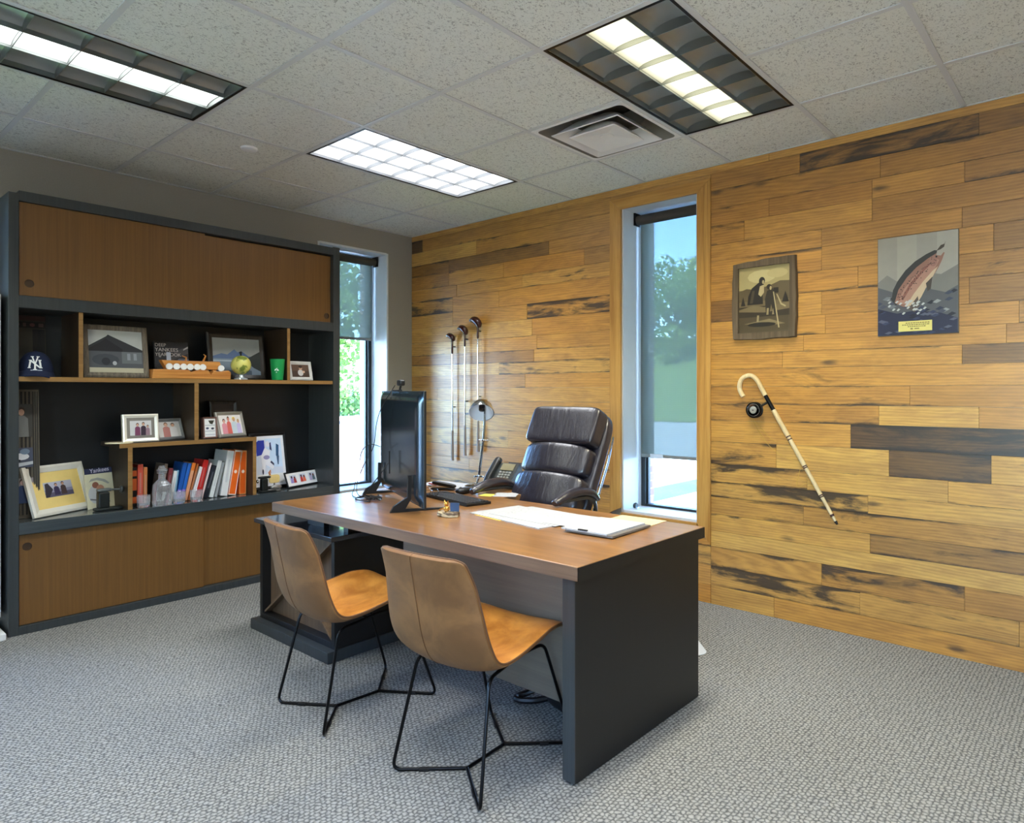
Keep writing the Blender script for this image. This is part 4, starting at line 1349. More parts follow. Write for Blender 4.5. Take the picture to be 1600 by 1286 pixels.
def photo_frame(label, loc, w, h, rz, lean, fw, fmat, base, shapes, mat_rgb=None, mat_w=0.0, t=.016, name='framed_photo', cat='framed photo', grp=None, easel=True, mid=None):
    root = thing(name, label, cat, (loc[0], loc[1], loc[2] + t*math.sin(lean) + .0005), (0, -lean, rz), grp)
    m = MB()
    y0, y1 = -w/2, w/2
    # moulded frame: four mitred members with a sloped face
    o_ = [(y0,0),(y1,0),(y1,h),(y0,h)]; i_ = [(y0+fw,fw),(y1-fw,fw),(y1-fw,h-fw),(y0+fw,h-fw)]
    hi = [(y0+fw*.35,fw*.35),(y1-fw*.35,fw*.35),(y1-fw*.35,h-fw*.35),(y0+fw*.35,h-fw*.35)]
    V = [(-t,a,b) for a,b in o_] + [(-.004,a,b) for a,b in o_] + [(0,a,b) for a,b in hi] + [(-.006,a,b) for a,b in i_] + [(-t,a,b) for a,b in i_]
    F = []
    for r in range(4):
        for k in range(4): F.append((r*4+k, r*4+(k+1)%4, (r+1)*4+(k+1)%4, (r+1)*4+k))
    for k in range(4): F.append((k, 16+k, 16+(k+1)%4, (k+1)%4))
    m.add(V, F)
    m.build('frame', fmat, root, world=False)
    b = MB().box(-t+.001, -t+.003, y0+fw*.6, y1-fw*.6, fw*.6, h-fw*.6); b.build('backing', M_BACKING, root, world=False)
    iy0, iy1, iz0, iz1 = y0+fw, y1-fw, fw, h-fw
    if mat_rgb:
        mm = MB().box(-.0105, -.009, iy0-.001, iy1+.001, iz0-.001, iz1+.001); mm.build('mat_board', cm(mat_rgb, .6), root, world=False)
        iy0 += mat_w; iy1 -= mat_w; iz0 += mat_w; iz1 -= mat_w
    picture_mesh(root, 'picture', iy0, iy1, iz0, iz1, -.0085, base, shapes)
    if easel:
        ll = h*.75; a = .5
        e = MB().add([(-t, -.02, ll), (-t, .02, ll), (-t-ll*math.tan(lean+.25)*.62, .03, .02), (-t-ll*math.tan(lean+.25)*.62, -.03, .02)], [(0,1,2,3)])
        e.build('easel', M_BACKING, root, world=False, solidify=.003)
    return root
M_IRON = cm((34,38,36), .45, .4, .15, 'black_cast_iron')
M_IRONL = cm((84,88,88), .3, .5, .1, 'worn_iron')
M_BACKING = cm((30,28,26), .7, 0, .1, 'frame_backing_card')
M_SILVER = cm((176,174,164), .35, .55, .05, 'silver_frame')
M_SILVER2 = cm((148,150,148), .35, .6, .05, 'pewter_frame')
M_CHAMP = cm((236,230,214), .3, .15, .05, 'champagne_frame')
M_BARN = wood_mat('weathered_frame_wood', s(74,66,56), s(128,116,98), 'Z', .7, 2)
M_DARKFR = wood_mat('dark_brown_frame', s(30,26,22), s(56,48,40), 'Z', .4, 2)
M_WHITEDIST = cm((206,204,196), .6, 0, .2, 'distressed_white_frame')
M_BLACKFR = cm((16,16,17), .3, 0, .1, 'black_frame')

S2, S1, S0 = 1.3965, 1.0035, .6055
D = math.radians
lab_g = 'framed photos on the bookcase shelves'
# upper shelf
photo_frame('large weathered wood frame with a dark picture of a gabled house, upper shelf', (.270,-2.452,S2), .350, .318, 0, D(9), .030, M_BARN, (150,152,150),
    [((176,178,172), rect(0,1,.55,1)), ((40,42,46), [(0,.62),(.33,.86),(.36,.90),(1,.55),(1,.30),(0,.30)]), ((22,22,26), [(0,.55),(.32,.80),(.62,.56),(.62,.50),(0,.50)]),
     ((78,82,86), rect(0,1,.10,.50)), ((104,108,110), rect(.60,.98,.22,.50)), ((60,64,70), ell(.3,.30,.25,.14)), ((140,146,150), rect(.70,.76,.30,.46)), ((140,146,150), rect(.82,.88,.30,.46)), ((184,176,150), rect(0,1,0,.11)), ((34,38,46), ell(.30,.26,.08,.09)), ((180,182,186), ell(.46,.22,.04,.05))], t=.03, grp=lab_g)
photo_frame('large dark framed print of a lake below blue mountains, upper shelf', (.195,-1.680,S2), .400, .325, 0, D(8), .034, M_DARKFR, (150,152,148),
    [((122,136,148), rect(0,1,0,.46)), ((86,106,140), [(0,.50),(.18,.58),(.30,.55),(.45,.70),(.52,.62),(.60,.66),(.75,.52),(1,.50),(1,.44),(0,.44)]), ((40,46,40), [(.55,.44),(.75,.48),(1,.66),(1,.10),(.85,.20),(.7,.36)]), ((172,184,192), rect(0,.6,.36,.40)), ((70,84,96), rect(0,.8,.0,.12))], t=.02, grp=lab_g)
photo_frame('small distressed white frame with a portrait, right cell of the upper shelf', (.290,-1.253,S2), .200, .142, D(8), D(12), .024, M_WHITEDIST, (70,54,46),
    [((96,74,60), rect(0,1,.5,1)), ((200,196,192), ell(.5,.35,.16,.26)), ((190,150,124), ell(.52,.72,.10,.15)), ((46,32,24), ell(.52,.82,.11,.10)), ((214,176,150), ell(.68,.42,.07,.09))], grp=lab_g)
# dark sign panel behind the cap
sg = thing('wall_sign', 'dark vintage print with a bottle shape, standing behind the navy cap', 'print', (.06,-2.855,S2), (0,-D(5),0))
m = MB().box(-.010,0,-.095,.095,.001,.365); m.build('board', cm((44,38,32), .8), sg, world=False)
picture_mesh(sg, 'print', -.093, .093, .003, .363, .0006, (66,60,48), [((72,44,40), rect(0,1,.92,1)), ((40,34,28), rect(0,1,.80,.90)), ((96,76,66), rect(.05,.16,.82,.88)), ((96,76,66), ell(.28,.85,.06,.03)), ((96,76,66), rect(.42,.50,.82,.88)), ((110,70,66), ell(.66,.85,.07,.03)), ((100,78,70), rect(.82,.95,.82,.88)), ((30,26,24), rect(.66,.98,.1,.78)), ((20,18,17), [(.70,.1),(.95,.1),(.93,.45),(.88,.55),(.88,.76),(.80,.76),(.80,.55),(.72,.45)])])

# navy ball cap with white monogram
def cap():
    root = thing('baseball_cap', 'navy blue baseball cap with a white interlocking monogram on the front', 'cap', (.255,-2.858,S2), (0,0,D(-14)))
    m = MB()
    def fn(u, v):
        a = 2*PI*u; ph = v*PI/2
        rx, ry, rz_ = .100, .083, .122
        x = rx*math.cos(a)*math.cos(ph)**.8 if v < 1 else 0
        y = ry*math.sin(a)*math.cos(ph)**.8 if v < 1 else 0
        z = .022 + rz_*math.sin(ph)**1.0
        return (x-.03, y, z)
    m.grid(fn, 36, 14); m.build('crown', M_NAVY, root, smooth=True, world=False, weld=True)
    m = MB()
    def br(u, v):
        a = (u-.5)*PI*.98; r = .083 + v*.058*math.cos(a*.75)
        y = (.083 + v*.008)*math.sin(a); x = -.03 + .100*math.cos(a)*.98 + v*.062*max(0, math.cos(a))**.7
        return (x, y, .024 - .020*v - .020*(math.sin(a)**2)*v + .012*(1-abs(math.sin(a))**2)*(1-v))
    m.grid(br, 24, 6); m.build('brim', M_NAVY, root, smooth=True, world=False, solidify=.004)
    m = MB().superbox((-.03,0,.145),(.008,.008,.004),2.2,6); m.build('button', M_NAVY, root, smooth=True, world=False)
    # monogram built from bars lying on the crown front
    m = MB()
    def on(y, z):
        ph = math.asin(min(.99, (z-.022)/.122)); c = math.cos(ph)**.8
        k = max(0, 1-(y/(.083*c+1e-6))**2)
        return Vector((.100*c*math.sqrt(k) - .03 + .0012, y, z))
    def stroke(p, q, w):
        n = 8; A = []; B = []
        dy, dz = q[0]-p[0], q[1]-p[1]; L = math.hypot(dy, dz); ny, nz = -dz/L*w/2, dy/L*w/2
        for k in range(n+1):
            t = k/n; y = p[0]+dy*t; z = p[1]+dz*t
            A.append(on(y+ny, z+nz)); B.append(on(y-ny, z-nz))
        m.add(A+B, [(k, k+1, n+2+k, n+1+k) for k in range(n)])
    zb, zt = .052, .102
    for p, q, w in [((-.026,zb-.002),(-.020,zt-.010),.0085), ((.026,zb-.002),(.020,zt-.010),.0085), ((-.021,zt-.011),(.023,zb-.002),.0075),
                    ((0,zb-.012),(0,.070),.0080), ((0,.070),(-.013,zt+.010),.0065), ((0,.070),(.013,zt+.010),.0065),
                    ((-.033,zb-.002),(-.019,zb-.002),.0045), ((.019,zb-.002),(.033,zb-.002),.0045), ((-.009,zb-.012),(.009,zb-.012),.0045), ((-.020,zt+.010),(-.006,zt+.010),.0045), ((.006,zt+.010),(.020,zt+.010),.0045), ((-.028,zt-.010),(-.014,zt-.010),.0045), ((.014,zt-.010),(.028,zt-.010),.0045)]:
        stroke(p, q, w)
    m.build('monogram', cm((236,236,232), .6), root, world=False)
    m = MB()
    for zz in (.036, .028):
        n = 8; A = [Vector((.071+.001, -.020+.052*k/n, zz+.002)) for k in range(n+1)]; B = [Vector((.0725+.001, -.020+.052*k/n, zz-.002)) for k in range(n+1)]
        m.add(A+B, [(k, k+1, n+2+k, n+1+k) for k in range(n)])
    m.build('brim_lettering', cm((190,196,210), .6), root, world=False)
M_NAVY = cm((18,30,62), .85, 0, .12, 'navy_wool')
cap()

# book standing on the upper shelf
bk = thing('picture_book', 'black picture book with large lettering standing behind the wooden game, upper shelf', 'book', (.195,-2.112,S2), (0,-D(8),0))
m = MB().box(-.022, 0, -.105, .105, .0005, .245); m.build('cover', cm((24,22,24), .3), bk, world=False, bevel=.001)
picture_mesh(bk, 'cover_picture', -.103, .103, .003, .243, .0006, (22,20,22), [((58,54,54), [(.35,.45),(1,.70),(1,.9),(.6,.75)]), ((150,146,142), [(.85,.78),(1,.85),(1,.90),(.86,.82)]), ((84,88,100), [(.6,.42),(1,.45),(1,.55),(.7,.55)]), ((168,174,188), rect(.34,.47,.1,.72)), ((60,64,52), rect(.05,.2,.1,.3)), ((120,118,114), ell(.15,.60,.04,.03))])
for k, (txt, sz, z) in enumerate([('DEEP', .030, .212), ('YANKEES', .034, .180), ('YEARBOOK', .030, .150)]):
    tm = text_mb(txt, sz, (.0012, -.100, z), (0,1,0), (0,0,1)); tm.build('lettering', cm((176,166,158), .5), bk, world=False)

# wooden peg game on a live-edge block
wg = thing('wooden_game', 'orange wooden carving with a row of round white discs on a rough block', 'wood carving', (.265,-2.03,S2))
M_ORWOOD = wood_mat('orange_live_edge_wood', s(168,96,34), s(224,160,82), 'Y', .4, 1.6)
rn = random.Random(5)
m = MB()
prof = [(-2.275,.0),(-1.785,.0),(-1.782,.048),(-1.80,.060),(-1.86,.052),(-1.90,.055),(-1.915,.030),(-1.93,.058),(-1.99,.062),(-2.04,.045),(-2.055,.058),(-2.20,.060),(-2.268,.058)]
m.prism([(.300, y, S2+.0005+z) for y, z in prof], (-.08,0,0)); m.build('base_block', M_ORWOOD, wg, bevel=.004)
m = MB().prism([(.285, y, S2+z) for y, z in [(-2.185,.064),(-1.835,.064),(-1.850,.118),(-2.215,.118)]], (-.05,0,0)); m.build('upper_board', M_ORWOOD, wg, bevel=.003)
m = MB()
for y in (-2.15,-1.88): m.box(.245,.27,y-.012,y+.012,S2+.05,S2+.066)
m.build('riser', M_ORWOOD, wg)
for k, y in enumerate([-2.172,-2.128,-2.086,-2.045,-2.002,-1.966,-1.848]):
    m = MB().lathe([(.0,-.004),(.019,-.004),(.021,0),(.019,.004),(.0,.004)], (.296, y, S2+.078 - (.004 if k == 6 else 0)), 20, Matrix.Rotation(PI/2,3,'Y') @ Matrix.Rotation(.2,3,'X'))
    m.build('disc', cm((244,242,236), .5), wg, smooth=True)
for (ya, yb, z) in ((-2.06,-2.05,.15),(-1.95,-1.915,.165)):
    m = MB().tube([(.262, ya, S2+.119), (.258, (ya+yb)/2, S2+z-.01), (.256, yb-.03, S2+z)], .005, 6, [.007,.005,.003]); m.build('twig', M_ORWOOD, wg, smooth=True)

# small globe
gb = thing('globe', 'small yellow-green desk globe on a clear stand, upper shelf', 'globe', (.300,-1.715,S2))
def mat_globe():
    t = NT('yellow_green_globe'); p = t.obj(); a = t.noise(p, 14.0, 4.0)
    t.set(t.mix(t.smooth(a,.48,.54), s(214,208,110), s(120,134,52)), .35); return t.m
m = MB().lathe([(.0647*math.sin(PI*k/20)*1.0, -.0647*math.cos(PI*k/20)) for k in range(21)], (.300,-1.715,S2+.100), 36, Matrix.Rotation(.35,3,'X')); m.build('sphere', mat_globe(), gb, smooth=True, weld=True)
m = MB().lathe([(.0,.0),(.044,.0),(.044,.008),(.020,.014),(.014,.030),(.022,.036),(.0,.036)], (.300,-1.715,S2+.0005), 24); m.build('stand', cm((190,196,196), .08, .3), gb, smooth=True)
m = MB().tube([(.300,-1.715,S2+.164),(.300,-1.717,S2+.180)], .006, 8); m.superbox((.300,-1.717,S2+.184),(.010,.010,.009),2.3,6); m.build('finial', M_BLACK, gb, smooth=True)

gc = thing('plastic_cup', 'bright green plastic tumbler with a small white emblem, upper shelf', 'cup', (.320,-1.462,S2))
m = MB().lathe([(.0,.0),(.036,.0),(.038,.004),(.050,.146),(.051,.148),(.048,.148),(.046,.140),(.035,.010),(.0,.010)], (.320,-1.462,S2+.0005), 32); m.build('cup_body', cm((24,160,84), .4, 0, .04), gc, smooth=True)
m = MB()
def onc(y, z):
    r = .038 + (.050-.038)*(z/.146) + .0010; k = math.sqrt(max(0, r*r-y*y)); a = D(-38)
    vx, vy = k*math.cos(a)-y*math.sin(a), k*math.sin(a)+y*math.cos(a)
    return (.320+vx, -1.462+vy, S2+z)
for tri in ([(-.014,.066),(-.004,.066),(-.008,.078)], [(-.012,.072),(.008,.088),(.0,.070)], [(.002,.066),(.018,.066),(.008,.080)], [(-.004,.052),(.006,.052),(.001,.060)]):
    m.poly([onc(*q) for q in tri])
m.build('emblem', cm((230,240,232), .5), gc)
sb = MB().superbox((.22,-1.17,S2+.04), (.03,.03,.04), 4, 8)
tag(sb.build('glass_block', M_CLEAR, smooth=True, weld=True), 'small clear block behind the distressed white frame', 'ornament')

# middle shelf
photo_frame('champagne coloured frame with a small family photo, first on the middle shelf', (.310,-2.335,S1), .200, .170, D(0), D(6), .022, M_CHAMP, (206,204,200),
    person_shapes(.35,.0,.85,(120,60,90),w=.13)+person_shapes(.62,.0,.9,(60,44,60),w=.13)+person_shapes(.82,.0,.7,(150,120,130),w=.10), (128,122,112), .018, t=.03, grp=lab_g)
photo_frame('pewter frame leaning back with a photo of two people, left of the upright divider', (.262,-2.140,S1), .215, .140, D(24), D(16), .020, M_SILVER2, (206,200,192),
    person_shapes(.38,.0,.95,(180,120,110),hair=(120,80,46),w=.17)+person_shapes(.68,.0,.9,(220,214,208),hair=(90,60,40),w=.17), grp=lab_g)
photo_frame('narrow pink and white framed photo right beside the upright divider', (.200,-1.970,S1), .075, .190, D(10), D(4), .010, M_DARKFR, (232,206,206),
    person_shapes(.5,.05,.8,(226,150,150),w=.25), grp=lab_g)
photo_frame('small dark upright frame showing three striped snapshots, beside the divider', (.300,-1.915,S1), .095, .140, D(6), D(4), .010, cm((120,84,72), .5), (236,236,232),
    [((150,156,160), rect(.05,.95,.30,.33)), ((150,156,160), rect(.05,.95,.62,.65)), ((52,54,40), [(.35,.90),(.9,.90),(.72,.68),(.5,.72)]), ((70,80,100), ell(.25,.47,.14,.06)), ((60,66,80), ell(.72,.45,.14,.06)), ((190,190,200), rect(.05,.95,.1,.14))], t=.035, grp=lab_g, easel=False)
photo_frame('dark empty looking frame standing behind the brighter photos, middle shelf', (.120,-1.740,S1), .190, .245, D(0), D(7), .022, M_DARKFR, (44,34,30), [((70,52,44), rect(.1,.9,.2,.8)), ((34,26,24), ell(.5,.5,.2,.25))], grp=lab_g)
photo_frame('pewter frame with a bright group photo, right end of the middle shelf', (.255,-1.742,S1), .245, .175, D(22), D(14), .022, M_SILVER, (238,232,226),
    person_shapes(.22,.0,.80,(226,150,160),skin=(226,170,150),w=.12)+person_shapes(.42,.0,.92,(224,110,100),skin=(226,150,130),w=.10)+person_shapes(.66,.0,.88,(206,220,224),hair=(232,200,70),w=.13)+person_shapes(.84,.0,.76,(206,196,230),hair=(180,160,90),w=.10), grp=lab_g)
sh = MB().lathe([(.0,.0),(.05,.002),(.062,.012),(.055,.024),(.02,.034),(.0,.036)], (.33,-2.43,S1+.0), 20)
dish = MB().add([(.33+.055*math.cos(a)*1.0-.03, -2.455+.075*math.sin(a), S1+.0005+z) for z in (0,.006) for a in [2*PI*k/20 for k in range(20)]], [tuple(range(19,-1,-1)), tuple(range(20,40))]+[(k,(k+1)%20,20+(k+1)%20,20+k) for k in range(20)])
tag(dish.build('dish', cm((226,212,176), .4)), 'shallow cream dish on the left end of the middle shelf', 'dish')

# counter level
photo_frame('large cream and gold frame with a yellow mat around a small photo, on the counter', (.205,-2.700,S0), .385, .292, D(29), D(18), .040, M_CHAMP, (150,146,170),
    [((190,188,200), rect(0,1,.5,1)), ((96,90,110), rect(0,1,0,.3)), ((54,50,60), [(0,.0),(.12,.0),(.30,.5),(.16,.95),(.05,.9)])]+person_shapes(.42,.1,.8,(60,50,80),w=.10)+person_shapes(.66,.1,.85,(80,62,60),w=.10), (240,208,124), .062, t=.020, grp=lab_g)
# tall striped collage stand at far left
cs = thing('photo_collage', 'tall dark striped stand with three snapshots, far left of the open counter', 'photo display', (.22,-2.893,S0), (0,-D(3),D(0)))
m = MB().box(-.02,0,-.060,.066,.001,.722); m.build('stand_board', cm((96,88,74), .7), cs, world=False)
m = MB()
for y in (.036,.046,.056): m.box(.0,.004,y,y+.004,.02,.71)
for k in range(5): m.box(.0,.003,-.055+k*.018,-.047+k*.018,.02,.71)
m.build('slats', cm((44,40,36), .7), cs, world=False)
for (za, zb, base, shp) in ((.455,.640,(70,68,62),person_shapes(.45,.0,.9,(120,120,116),w=.36)), (.285,.395,(80,86,104),[((228,232,236),ell(.4,.55,.42,.18)),((120,140,160),ell(.6,.8,.25,.15)),((200,205,210),[(0,.0),(1,.15),(1,.3),(0,.2)]),((40,44,56),ell(.3,.35,.1,.06))]), (.085,.225,(150,140,140),person_shapes(.5,.0,.98,(52,70,110),skin=(226,190,178),hair=(70,48,38),w=.38))):
    picture_mesh(cs, 'snapshot', -.058, .034, za, zb, .0045, base, shp)
# magazine with script title
mg = thing('magazine', 'cream magazine with a navy title band, standing between the yellow-matted frame and the metal press', 'magazine', (.150,-2.500,S0), (0,-D(10),D(18)))
m = MB().box(-.006,0,-.085,.085,.001,.245); m.build('pages', cm((226,216,184), .5), mg, world=False)
picture_mesh(mg, 'cover', -.085, .085, .001, .245, .0005, (230,220,184), [((48,50,78), rect(0,1,.86,1.0)), ((176,172,158), [(.12,.66),(.2,.74),(.45,.76),(.7,.70),(.86,.60),(.80,.58),(.6,.66),(.4,.70),(.2,.68)]), ((206,204,198), ell(.35,.35,.3,.24)), ((150,96,76), ell(.34,.58,.12,.08)), ((196,140,112), ell(.5,.48,.14,.10)), ((110,84,76), ell(.42,.40,.08,.05)), ((120,116,112), [(.1,.22),(.8,.12),(.8,.15),(.1,.26)])])
tm = text_mb('Yankees', .036, (.0042, -.055, .217), (0,1,.05), (0,0,1)); tm.build('title', cm((226,222,236), .5), mg, world=False)
# small black press / letter embosser
pr = thing('seal_press', 'black cast-iron hand press with a round knob, in front of the magazine', 'hand press', (.225,-2.455,S0))
m = MB().superbox((.270,-2.505,S0+.010), (.035,.075,.009), 6, 8); m.build('press_base', M_IRON, pr, smooth=True, weld=True)
m = MB().box(.240,.290,-2.560,-2.500,S0+.016,S0+.112); m.build('press_body', M_IRON, pr, bevel=.008)
m = MB().superbox((.265,-2.525,S0+.122), (.020,.040,.010), 4, 8); m.build('lever', cm((120,124,122), .3, .7), pr, smooth=True, weld=True)
m = MB().tube([(.265,-2.50,S0+.122),(.290,-2.444,S0+.121)], .006, 8); m.build('spindle', M_IRONL, pr, smooth=True)
m = MB().lathe([(.0,-.008),(.018,-.008),(.024,.0),(.018,.008),(.0,.008)], (.290,-2.440,S0+.121), 20, Matrix.Rotation(PI/2,3,'X')); m.build('knob', M_IRONL, pr, smooth=True)
# right cell: sports frame, press, badge, triple photo
photo_frame('black framed sports picture with a blue corner, right of the books', (.190,-1.430,S0), .300, .410, D(6), D(9), .022, M_BLACKFR, (214,222,236),
    [((206,226,246), rect(.4,1,.35,1)), ((40,62,170), [(.04,.62),(.36,.66),(.36,.97),(.14,.97),(.04,.92)]), ((232,232,240), ell(.48,.88,.07,.07)), ((238,238,244), [(.2,.2),(.28,.2),(.34,.42),(.6,.30),(.66,.36),(.5,.56),(.56,.72),(.36,.80),(.2,.62)]), ((150,146,190), ell(.40,.58,.12,.05)), ((60,66,110), [(.54,.76),(.62,.72),(.60,.92),(.55,.90)]), ((50,90,130), [(.76,.60),(.86,.58),(.90,.84),(.80,.88)]), ((70,96,130), [(.80,.40),(.84,.40),(.88,.60),(.78,.60)]), ((60,60,90), [(.52,.46),(.66,.38),(.66,.43),(.56,.50)]), ((236,236,232), rect(0,1,0,.2)), ((60,60,80), ell(.22,.26,.03,.06))], (232,232,236), .022, t=.022, grp=lab_g)
pr2 = thing('seal_press', 'small black hand press standing in front of the sports picture', 'hand press', (.28,-1.535,S0))
m = MB().superbox((.285,-1.515,S0+.007), (.028,.065,.0065), 6, 8); m.build('press_base', M_IRON, pr2, smooth=True, weld=True)
m = MB().box(.262,.302,-1.565,-1.520,S0+.012,S0+.095); m.build('press_body', M_IRON, pr2, bevel=.006)
m = MB().superbox((.282,-1.535,S0+.104), (.015,.048,.008), 4, 8); m.build('lever', M_IRON, pr2, smooth=True, weld=True)
m = MB().lathe([(.0,-.006),(.010,-.006),(.013,0),(.010,.006),(.0,.006)], (.282,-1.590,S0+.080), 14, Matrix.Rotation(PI/2,3,'X')); m.build('knob', M_CHROME, pr2, smooth=True)
bg = thing('badge_ornament', 'small gold disc ornament beside the triple photo frame', 'ornament', (.30,-1.47,S0))
m = MB().superbox((.290,-1.470,S0+.088), (.006,.040,.030), 4, 10); m.build('disc', cm((226,196,126), .4), bg, smooth=True, weld=True)
m = MB().superbox((.300,-1.462,S0+.030), (.018,.040,.016), 2.6, 8); m.superbox((.290,-1.470,S0+.008), (.022,.045,.0075), 4, 8); m.tube([(.290,-1.470,S0+.01),(.290,-1.470,S0+.06)], .006, 8); m.build('base', cm((150,148,144), .3, .6), bg, smooth=True, weld=True)
m = MB().tube([(.288,-1.500,S0+.115),(.286,-1.506,S0+.135),(.288,-1.498,S0+.155),(.288,-1.494,S0+.130)], .006, 8, [.007,.008,.003,.002]); m.build('flame_figure', cm((196,120,70), .4), bg, smooth=True)
photo_frame('long low frame with three snapshots side by side at the right end of the counter', (.200,-1.175,S0), .355, .118, D(20), D(20), .010, M_BLACKFR, (238,238,236),
    [s_ for k, (a, b_) in enumerate((((150,140,200),(170,60,60)), ((200,60,50),(230,110,70)), ((180,170,200),(90,110,120)))) for s_ in (
        [((206,214,226), rect(.10+k*.30, .30+k*.30, .22, .82)), (a, [(.11+k*.30,.22),(.20+k*.30,.22),(.19+k*.30,.62),(.13+k*.30,.62)]), (b_, [(.20+k*.30,.22),(.29+k*.30,.22),(.28+k*.30,.56),(.21+k*.30,.56)]), ((80,60,70), ell(.16+k*.30,.68,.028,.10)), ((110,60,50), ell(.245+k*.30,.62,.028,.10))])], t=.014, grp=lab_g)
# ------------------------------------------------------------------ books
BOOKS = [  # kind, bottom y0, y1, top y0, y1, top z, cover, band, label
 ('redband',-2.396,-2.374,-2.396,-2.374,.848,(176,58,30),(24,16,14),'red-brown book with black bands, first in the row of books'),
 ('redband',-2.373,-2.346,-2.373,-2.346,.848,(190,84,30),(24,16,14),'orange-brown book with black bands, second in the row of books'),
 ('plain',-2.344,-2.312,-2.342,-2.312,.863,(206,84,62),None,'salmon red book standing upright left of the decanter'),
 ('plain',-2.310,-2.288,-2.308,-2.288,.843,(196,118,66),None,'orange tan book half hidden behind the decanter'),
 ('plain',-2.225,-2.204,-2.186,-2.165,.853,(120,104,88),(214,210,200),'brown book with pale top leaning behind the decanter'),
 ('plain',-2.195,-2.168,-2.160,-2.132,.822,(122,52,54),None,'maroon book leaning right of the decanter'),
 ('plain',-2.166,-2.140,-2.131,-2.113,.802,(220,220,216),None,'short white book between the maroon and the blue ones'),
 ('plain',-2.139,-2.126,-2.112,-2.097,.806,(120,176,206),None,'thin light blue book before the two dark blue ones'),
 ('plain',-2.124,-2.098,-2.072,-2.046,.850,(20,82,160),(140,110,190),'blue book with a violet foot, left one of two'),
 ('plain',-2.096,-2.074,-2.044,-2.020,.844,(34,96,180),(150,120,200),'blue book with a violet foot, right one of two'),
 ('plain',-2.072,-2.049,-2.017,-1.993,.845,(214,150,110),(226,120,40),'cream and orange book leaning right of the blue ones'),
 ('plain',-2.047,-2.032,-1.990,-1.974,.837,(170,92,40),None,'brown orange thin book in the leaning row'),
 ('plain',-2.030,-2.006,-1.971,-1.950,.815,(232,226,220),None,'white book left of the thick red one'),
 ('plain',-2.003,-1.968,-1.946,-1.908,.857,(196,34,26),None,'thick red book in the middle of the leaning row'),
 ('plain',-1.966,-1.952,-1.905,-1.889,.836,(226,200,196),None,'thin pinkish white book right of the thick red one'),
 ('plain',-1.949,-1.920,-1.886,-1.858,.816,(30,34,44),None,'near-black book in the leaning row'),
 ('plain',-1.912,-1.882,-1.852,-1.828,.847,(214,216,210),None,'white book right of the near-black one'),
 ('plain',-1.878,-1.858,-1.826,-1.806,.834,(150,154,154),None,'grey book at the right end of the leaning row of low ones'),
 ('tall',-1.838,-1.789,-1.789,-1.744,.907,(222,220,214),None,'tall thick white book left of the orange ones'),
 ('orange',-1.786,-1.732,-1.738,-1.686,.906,(238,104,22),(244,226,210),'tall orange book with a white border, leaning'),
 ('orange',-1.710,-1.662,-1.704,-1.662,.906,(232,96,20),(232,150,90),'tall orange book standing upright at the right end'),
]
for kind, b0, b1, t0, t1, zt, col, band, lab in BOOKS:
    w = b1-b0; lean = math.atan2(t0-b0, zt-S0); h = (zt-S0)/math.cos(lean)
    depth = .15 if kind not in ('tall','orange') else .19
    x1 = .262
    lift = w*math.sin(lean) if lean > 0 else 0
    root = thing('book', lab, 'book', (x1, b0, S0+.0005+lift), (-lean, 0, 0), 'row of books on the counter')
    th = .0025
    m = MB(); ww = w*math.cos(lean)
    m.box(-.004, 0, .001, ww-.001, 0, h); m.box(-depth, -.004, .001, .001+th, 0, h); m.box(-depth, -.004, ww-.001-th, ww-.001, 0, h)
    m.build('cover', cm(col, .4, 0, .06), root, world=False, bevel=.0012)
    m = MB().box(-depth+.006, -.0045, .0015+th, ww-.0015-th, .004, h-.004); m.build('page_block', cm((226,220,204), .8), root, world=False)
    m = MB(); e = .0006
    if kind == 'redband':
        for za, zb in ((.0,.02),(.06,.10),(h-.07,h-.055),(h-.02,h)): m.box(0, e, .001, ww-.001, za, zb)
        bb = m; m = MB()
        for k_, (za, zb) in enumerate(((.0,.02),(.06,.10),(h-.07,h-.055),(h-.02,h))):
            MB().box(0, e, .001, ww-.001, za, zb).build('spine_band', cm(band, .4), root, world=False)
    elif kind == 'orange':
        for za, zb in ((.0,.006),(h-.010,h)): m.box(0, e, .001, ww-.001, za, zb)
        m.box(0, e, .001, .006, .006, h-.010); m.box(0, e, ww-.006, ww-.001, .006, h-.010)
        m.build('spine_border', cm(band, .4), root, world=False)
        m = MB().poly([(e*1.2, ww*.5+.010*math.cos(a), h*.52+.012*math.sin(a)) for a in [2*PI*k/14 for k in range(14)]]); m.build('spine_emblem', cm((246,214,190), .4), root, world=False)
    elif band:
        if band[2] > 180: m.box(0, e, .001, ww-.001, .02, .075)
        else: m.box(0, e, .001, ww-.001, h-.05, h)
        m.build('spine_label', cm(band, .4), root, world=False)
    else:
        rn = random.Random(lab)
        m.box(0, e, ww*.35, ww*.65, h*.30, h*.80); m.build('spine_lettering', cm(tuple(min(255, int(c*.6+70)) for c in col), .4), root, world=False)

